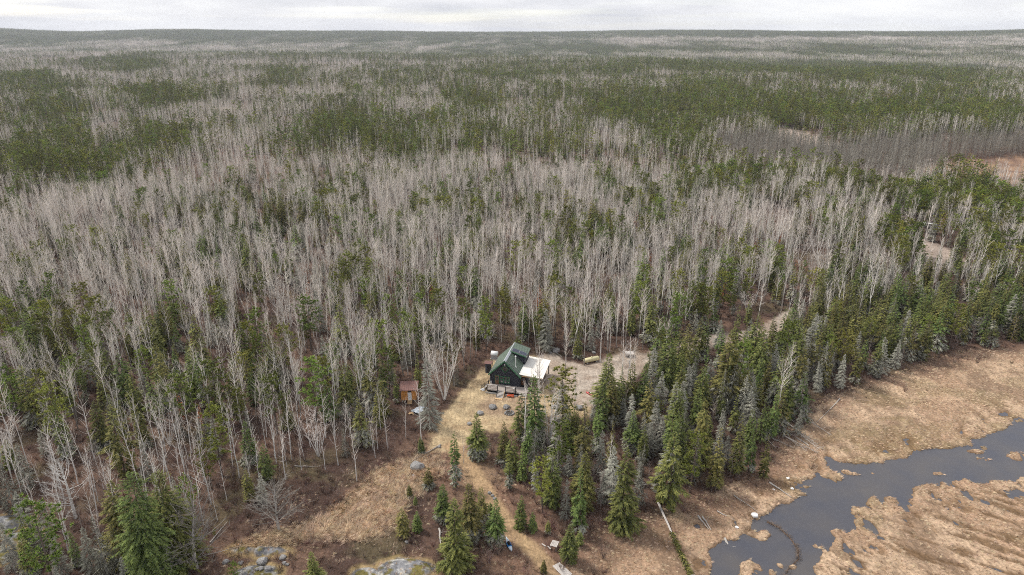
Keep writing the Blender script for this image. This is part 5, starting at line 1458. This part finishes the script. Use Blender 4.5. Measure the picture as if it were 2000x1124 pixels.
# vehicle far right
x, y, z = spot(1813, 446)
t_ = tag(empty('parked_van', (x, y, z), R(65)), 'white vehicle half hidden by trees above the pale rock clearing', 'van')
m = MB(); m.prism([(-.95, .4), (.95, .4), (.95, 1.15), (.8, 1.95), (-.8, 1.95), (-.95, 1.15)], -2.5, 2.0); m.prism([(-.92, .4), (.92, .4), (.88, 1.1), (-.88, 1.1)], -3.3, -2.5); m.build('body', 'white', t_)
for sx in (-.9, .9):
    m = MB(); m.box((sx, -.3, 1.5), (.06, 3.4, .5)); m.build('side_window', 'glass', t_)
    for yy in (-2.2, 1.3):
        m = MB(); m.tube([(sx - .1, yy, .36), (sx + .1, yy, .36)], [.36, .36], 12); m.build('wheel', 'post', t_)
m = MB(); m.box((0, -2.53, 1.5), (1.4, .06, .55)); m.build('windscreen', 'glass', t_)

# stones
def stone(name, px_, py_, r_, words, squash=.6, seed=0, lift=0, m_='stone', sx=1.0):
    rn = random.Random(seed + int(px_ * 7)); bm_v = []; import bmesh
    bm = bmesh.new(); bmesh.ops.create_icosphere(bm, subdivisions=2, radius=1)
    off = [rn.uniform(-.13, .13) for _ in bm.verts]
    for v in bm.verts:
        v.co *= 1 + off[v.index] + .12 * math.sin(v.co.x * 3 + seed) * math.cos(v.co.y * 4)
        v.co = Vector((v.co.x * r_ * sx, v.co.y * r_, v.co.z * r_ * squash))
    me = bpy.data.meshes.new(name); bm.to_mesh(me); bm.free(); me.materials.append(M[m_])
    x, y, z = spot(px_, py_); o = link(name, me); o.location = (x, y, z + r_ * squash * .45 + lift); o.rotation_euler = (0, 0, rn.uniform(0, 6)); tag(o, words, 'boulder' if r_ > .45 else 'stone'); return o
for i, (a, b2, r_, w_) in enumerate([(962, 797, .85, 'rounded grey boulder on the lawn left of the steps'), (989, 797, .75, 'flat grey boulder on the lawn below the steps'), (938, 809, .75, 'grey boulder at the tip of the lone spruce on the lawn'),
    (917, 829, .5, 'pale boulder left behind the lone spruce on the lawn'), (815, 914, 1.15, 'large grey boulder on brown scrub below the lawn'), (1132, 799, .85, 'dark flat boulder at the end of the gravel'),
    (1083, 797, .7, 'low grey stone behind the many-stemmed birch'), (1086, 687, 1.0, 'pale boulder on the mound behind the cabin'), (795, 1060, .35, 'small stone alone in the brown scrub above the rock'),
    (956, 964, .35, 'upper stone of the row beside the path'), (962, 969, .3, 'middle stone of the row beside the path'), (966, 975, .32, 'lower stone of the row beside the path'),
    (512, 1099, .78, 'large lichen-covered boulder on top of the stone pile'), (509, 1112, .42, 'rough stone under the big lichen-covered boulder'), (523, 1112, .5, 'smooth round stone right of the pile'),
    (552, 1091, .55, 'flat pale stone right above two small ones'), (555, 1101, .32, 'small stone below the flat pale one'), (561, 1104, .27, 'smallest stone right of the pair below the flat pale one'),
    (502, 1113, .32, 'small stone at the left foot of the big lichen-covered boulder'), (470, 1101, .4, 'half buried stone left of the pile by the young pine'), (441, 1099, .5, 'low dark stone at the left end of the rocky patch'),
    (858, 874, .35, 'dark stone where the lawn narrows'), (807, 930, .3, 'little stone below the large grey boulder'), (1160, 690, .5, 'pale stone behind the cream tank'), (1075, 690, .4, 'small pale stone left of the one on the mound')]):
    stone('boulder' if r_ > .45 else 'stone', a, b2, r_, w_, seed=i)
for i, (a, b2, r_, w_) in enumerate([(1474, 1011, .55, 'white lump with a dark base at the water edge by the beaver dam'), (1539, 935, .28, 'white stone on the bank above the leaning log'), (1439, 1031, .3, 'white stone on the tan bank left of the white lump'),
    (1547, 955, .3, 'white stone at the small bay of the river'), (1511, 957, .2, 'tiny white stone beside the grey log end'), (943, 762, .5, 'pale slab at the foot of the deck side rail')]):
    stone('white_stone', a, b2, r_, w_, squash=.5, seed=i + 40, m_='foam')
fx, fy_, fz = spot(995, 808)
t_ = tag(empty('fire_ring', (fx, fy_, fz), 0), 'ring of stones with ash on the lawn right of the boulders', 'fire pit')
m = MB(); m.tube([(0, 0, .02), (0, 0, .06)], [.6, .55], 12); m.build('ash', 'ash', t_)
import bmesh
bm = bmesh.new(); bmesh.ops.create_icosphere(bm, subdivisions=1, radius=.24); rs_me = bpy.data.meshes.new('ring_stone'); bm.to_mesh(rs_me); bm.free(); rs_me.materials.append(M['stone'])
for k in range(11):
    a = k * 2 * math.pi / 11; c = link('ring_stone', rs_me, t_); c.location = (math.cos(a) * .82, math.sin(a) * .82, .12); c.rotation_euler = (a, k, a * 2); s_ = rnd.uniform(.8, 1.25); c.scale = (s_, s_, s_ * .8)

# fallen trunks
def fallen(a, b2, r0, words, m_='deadwood', limbs=6, lift=.15, z1=0.0, name='fallen_log'):
    p0 = Vector(spot(*a)); p1 = Vector(spot(*b2)); p0.z += lift; p1.z += lift + z1
    L_ = (p1 - p0).length; n_ = 6; rn = random.Random(int(a[0] * 3 + a[1]))
    t_ = tag(empty(name, p0, 0), words, 'log', None)
    d = p1 - p0; pts = [d * (i / n_) + Vector((rn.uniform(-.06, .06), rn.uniform(-.06, .06), 0)) for i in range(n_ + 1)]
    m = MB(); m.tube(pts, [r0 * (1 - .75 * i / n_) for i in range(n_ + 1)], 6); m.build('trunk', m_, t_)
    if limbs:
        m = MB()
        for k in range(limbs):
            q = along(pts, rn.uniform(.2, .95)); dd = (d.normalized() * .5 + Vector((rn.uniform(-1, 1), rn.uniform(-1, 1), rn.uniform(-.1, .8)))).normalized(); m.tube([q, q + dd * rn.uniform(.5, 1.6)], [.03, .008], 3)
        m.build('branches', m_, t_)
    return t_, d
LOGS = [((1502, 944), (1546, 973), .17, 'grey log sloping from the bank into the river', 2), ((1558, 979), (1580, 970), .12, 'curved bare root standing out of the river by the grey log', 1),
        ((1364, 1010), (1384, 1036), .16, 'left of two grey logs lying together on the tan bank', 0), ((1372, 1011), (1390, 1038), .14, 'right of two grey logs lying together on the tan bank', 2),
        ((1434, 970), (1484, 1006), .09, 'thin grey pole pointing at the white lump by the dam', 1), ((1400, 1000), (1436, 1018), .1, 'dark rotten log sunk in the tan bank', 2), ((1414, 1060), (1432, 1090), .2, 'white-ended snag lying in the shallows left', 8),
        ((1640, 780), (1596, 826), .1, 'thin pole lying on the marsh beside the whitish dead spruce', 0), ((1580, 872), (1545, 850), .1, 'grey pole at the marsh corner under the trees', 3), ((1060, 672), (1100, 700), .12, 'grey pole on the gravel mound', 3),
        ((861, 870), (800, 905), .13, 'dark fallen log at the wood edge left of the lawn', 3), ((180, 446), (216, 442), .14, 'pale trunk lying level across the far aspens at left', 0),
        ((356, 925), (408, 952), .1, 'white birch trunk fallen among the lower left birches', 2), ((575, 912), (625, 913), .09, 'thin pale stem fallen level in the brown scrub', 3), ((410, 1062), (445, 1020), .1, 'pale fallen stem at the foot of the rounded bare tree', 3),
        ((858, 1034), (862, 1076), .16, 'broken white trunk left of the big front spruce', 5), ((868, 1088), (876, 1124), .12, 'lower broken white trunk left of the big front spruce', 3),
        ((0, 1065), (60, 1010), .14, 'pale fallen branchy log at the left edge', 8), ((1246, 930), (1262, 950), .09, 'short pale log in the brown gap of the wood', 0)]
for a, b2, r_, w_, nl_ in LOGS: fallen(a, b2, r_, w_, limbs=nl_)
names_ = ['lowest', 'second', 'third', 'fourth', 'fifth', 'sixth', 'seventh', 'eighth', 'ninth', 'tenth', 'eleventh', 'uppermost']
for k in range(12):
    a = (1468 + k * 8 + rnd.uniform(-6, 6), 800 + (k * 37 % 60)); b2 = (a[0] + rnd.uniform(38, 75), a[1] + rnd.uniform(22, 50))
    fallen(a, b2, .1, '%s of the grey windthrown trunks behind the marsh corner' % names_[k], limbs=16, lift=.5, z1=-.2)
for k, (a, b2, w_) in enumerate([((1130, 925), (1180, 985), 'grey tangled top fallen below the curled dead spruce'), ((1150, 965), (1205, 950), 'grey branchy trunk left of the tall ragged spruce'), ((1240, 955), (1300, 945), 'grey branchy trunk right of the tall ragged spruce'),
                                 ((1390, 775), (1430, 815), 'grey trunk leaning under the very tall dense spruce'), ((1385, 800), (1425, 838), 'second grey trunk under the very tall dense spruce'), ((1225, 890), (1260, 860), 'grey trunk lying in the brown gap of the wood')]):
    fallen(a, b2, .11, w_, limbs=30, lift=.5)
# the freshly fallen spruce on the bank
t_, d = fallen((1285, 984), (1352, 1140), .2, 'fallen spruce with green top lying on the tan bank', 'board', limbs=8, lift=.35, name='fallen_spruce')
m = MB(); rn = random.Random(5); dn = d.normalized(); sdv = dn.cross(Vector((0, 0, 1))).normalized()
for k in range(620):
    t = rn.uniform(.42, 1.0); q = d * t; wv = .9 * (1.06 - t) ** .35 * (1 if t > .55 else .55)
    dd = (dn * rn.uniform(.3, 1) + sdv * rn.uniform(-1, 1) + Vector((0, 0, rn.uniform(-.1, .45)))).normalized()
    s0 = q + sdv * rn.uniform(-wv * .4, wv * .4) + Vector((0, 0, rn.uniform(-.1, .3))); m.blade(s0, s0 + dd * rn.uniform(.4, .9), rn.uniform(.14, .3), 0 if rn.random() < .6 else 1, side=Vector((rn.uniform(-1, 1), rn.uniform(-1, 1), rn.uniform(-1, 1))))
m.build('crown', ['needle', 'needle_tip'], t_)
# beaver dam: a low curved bank of mud and sticks
pts_ = [Vector(ground_at(a, b2, WZ) + (WZ + .05,)) for a, b2 in ((1498, 1020), (1520, 1030), (1542, 1050), (1558, 1072), (1560, 1092), (1540, 1112), (1530, 1130))]
dam = tag(empty('beaver_dam', pts_[0], 0), 'low curved dam of mud and sticks across the river', 'dam')
loc = [p - pts_[0] for p in pts_]
m = MB(); m.tube([q - Vector((0, 0, .1)) for q in loc], [.2, .15, .13, .15, .12, .08, .05], 7); m.build('mud_bank', 'mud', dam)
m = MB(); rn = random.Random(9)
for k in range(150):
    q = along(loc, rn.random()); a = rn.uniform(0, 6.28); L_ = rn.uniform(.4, 1.1); e_ = Vector((math.cos(a), math.sin(a), rn.uniform(-.1, .25))) * L_ * .5; q = q + Vector((rn.uniform(-.3, .3), rn.uniform(-.3, .3), .18)); m.tube([q - e_, q + e_], [.025, .015], 3)
tag(m.build('stick', 'bark_dark', dam), kind='stuff')

# ------------------------------------------------------------------ the air between here and the horizon
hm = bpy.data.materials.new('thin_haze'); hm.use_nodes = True
N, L = hm.node_tree.nodes, hm.node_tree.links
N.remove(N['Principled BSDF'])
pv = N.new('ShaderNodeVolumePrincipled'); pv.inputs['Color'].default_value = (.87, .92, 1.0, 1); pv.inputs['Density'].default_value = 7.5e-5; pv.inputs['Anisotropy'].default_value = .2
L.new(pv.outputs[0], N['Material Output'].inputs['Volume'])
hb = MB(); hb.box((0, 0, 65), (16600, 16600, 250)); ho = hb.build('haze', hm); ho.location = (0, 0, 0); tag(ho, kind='stuff')
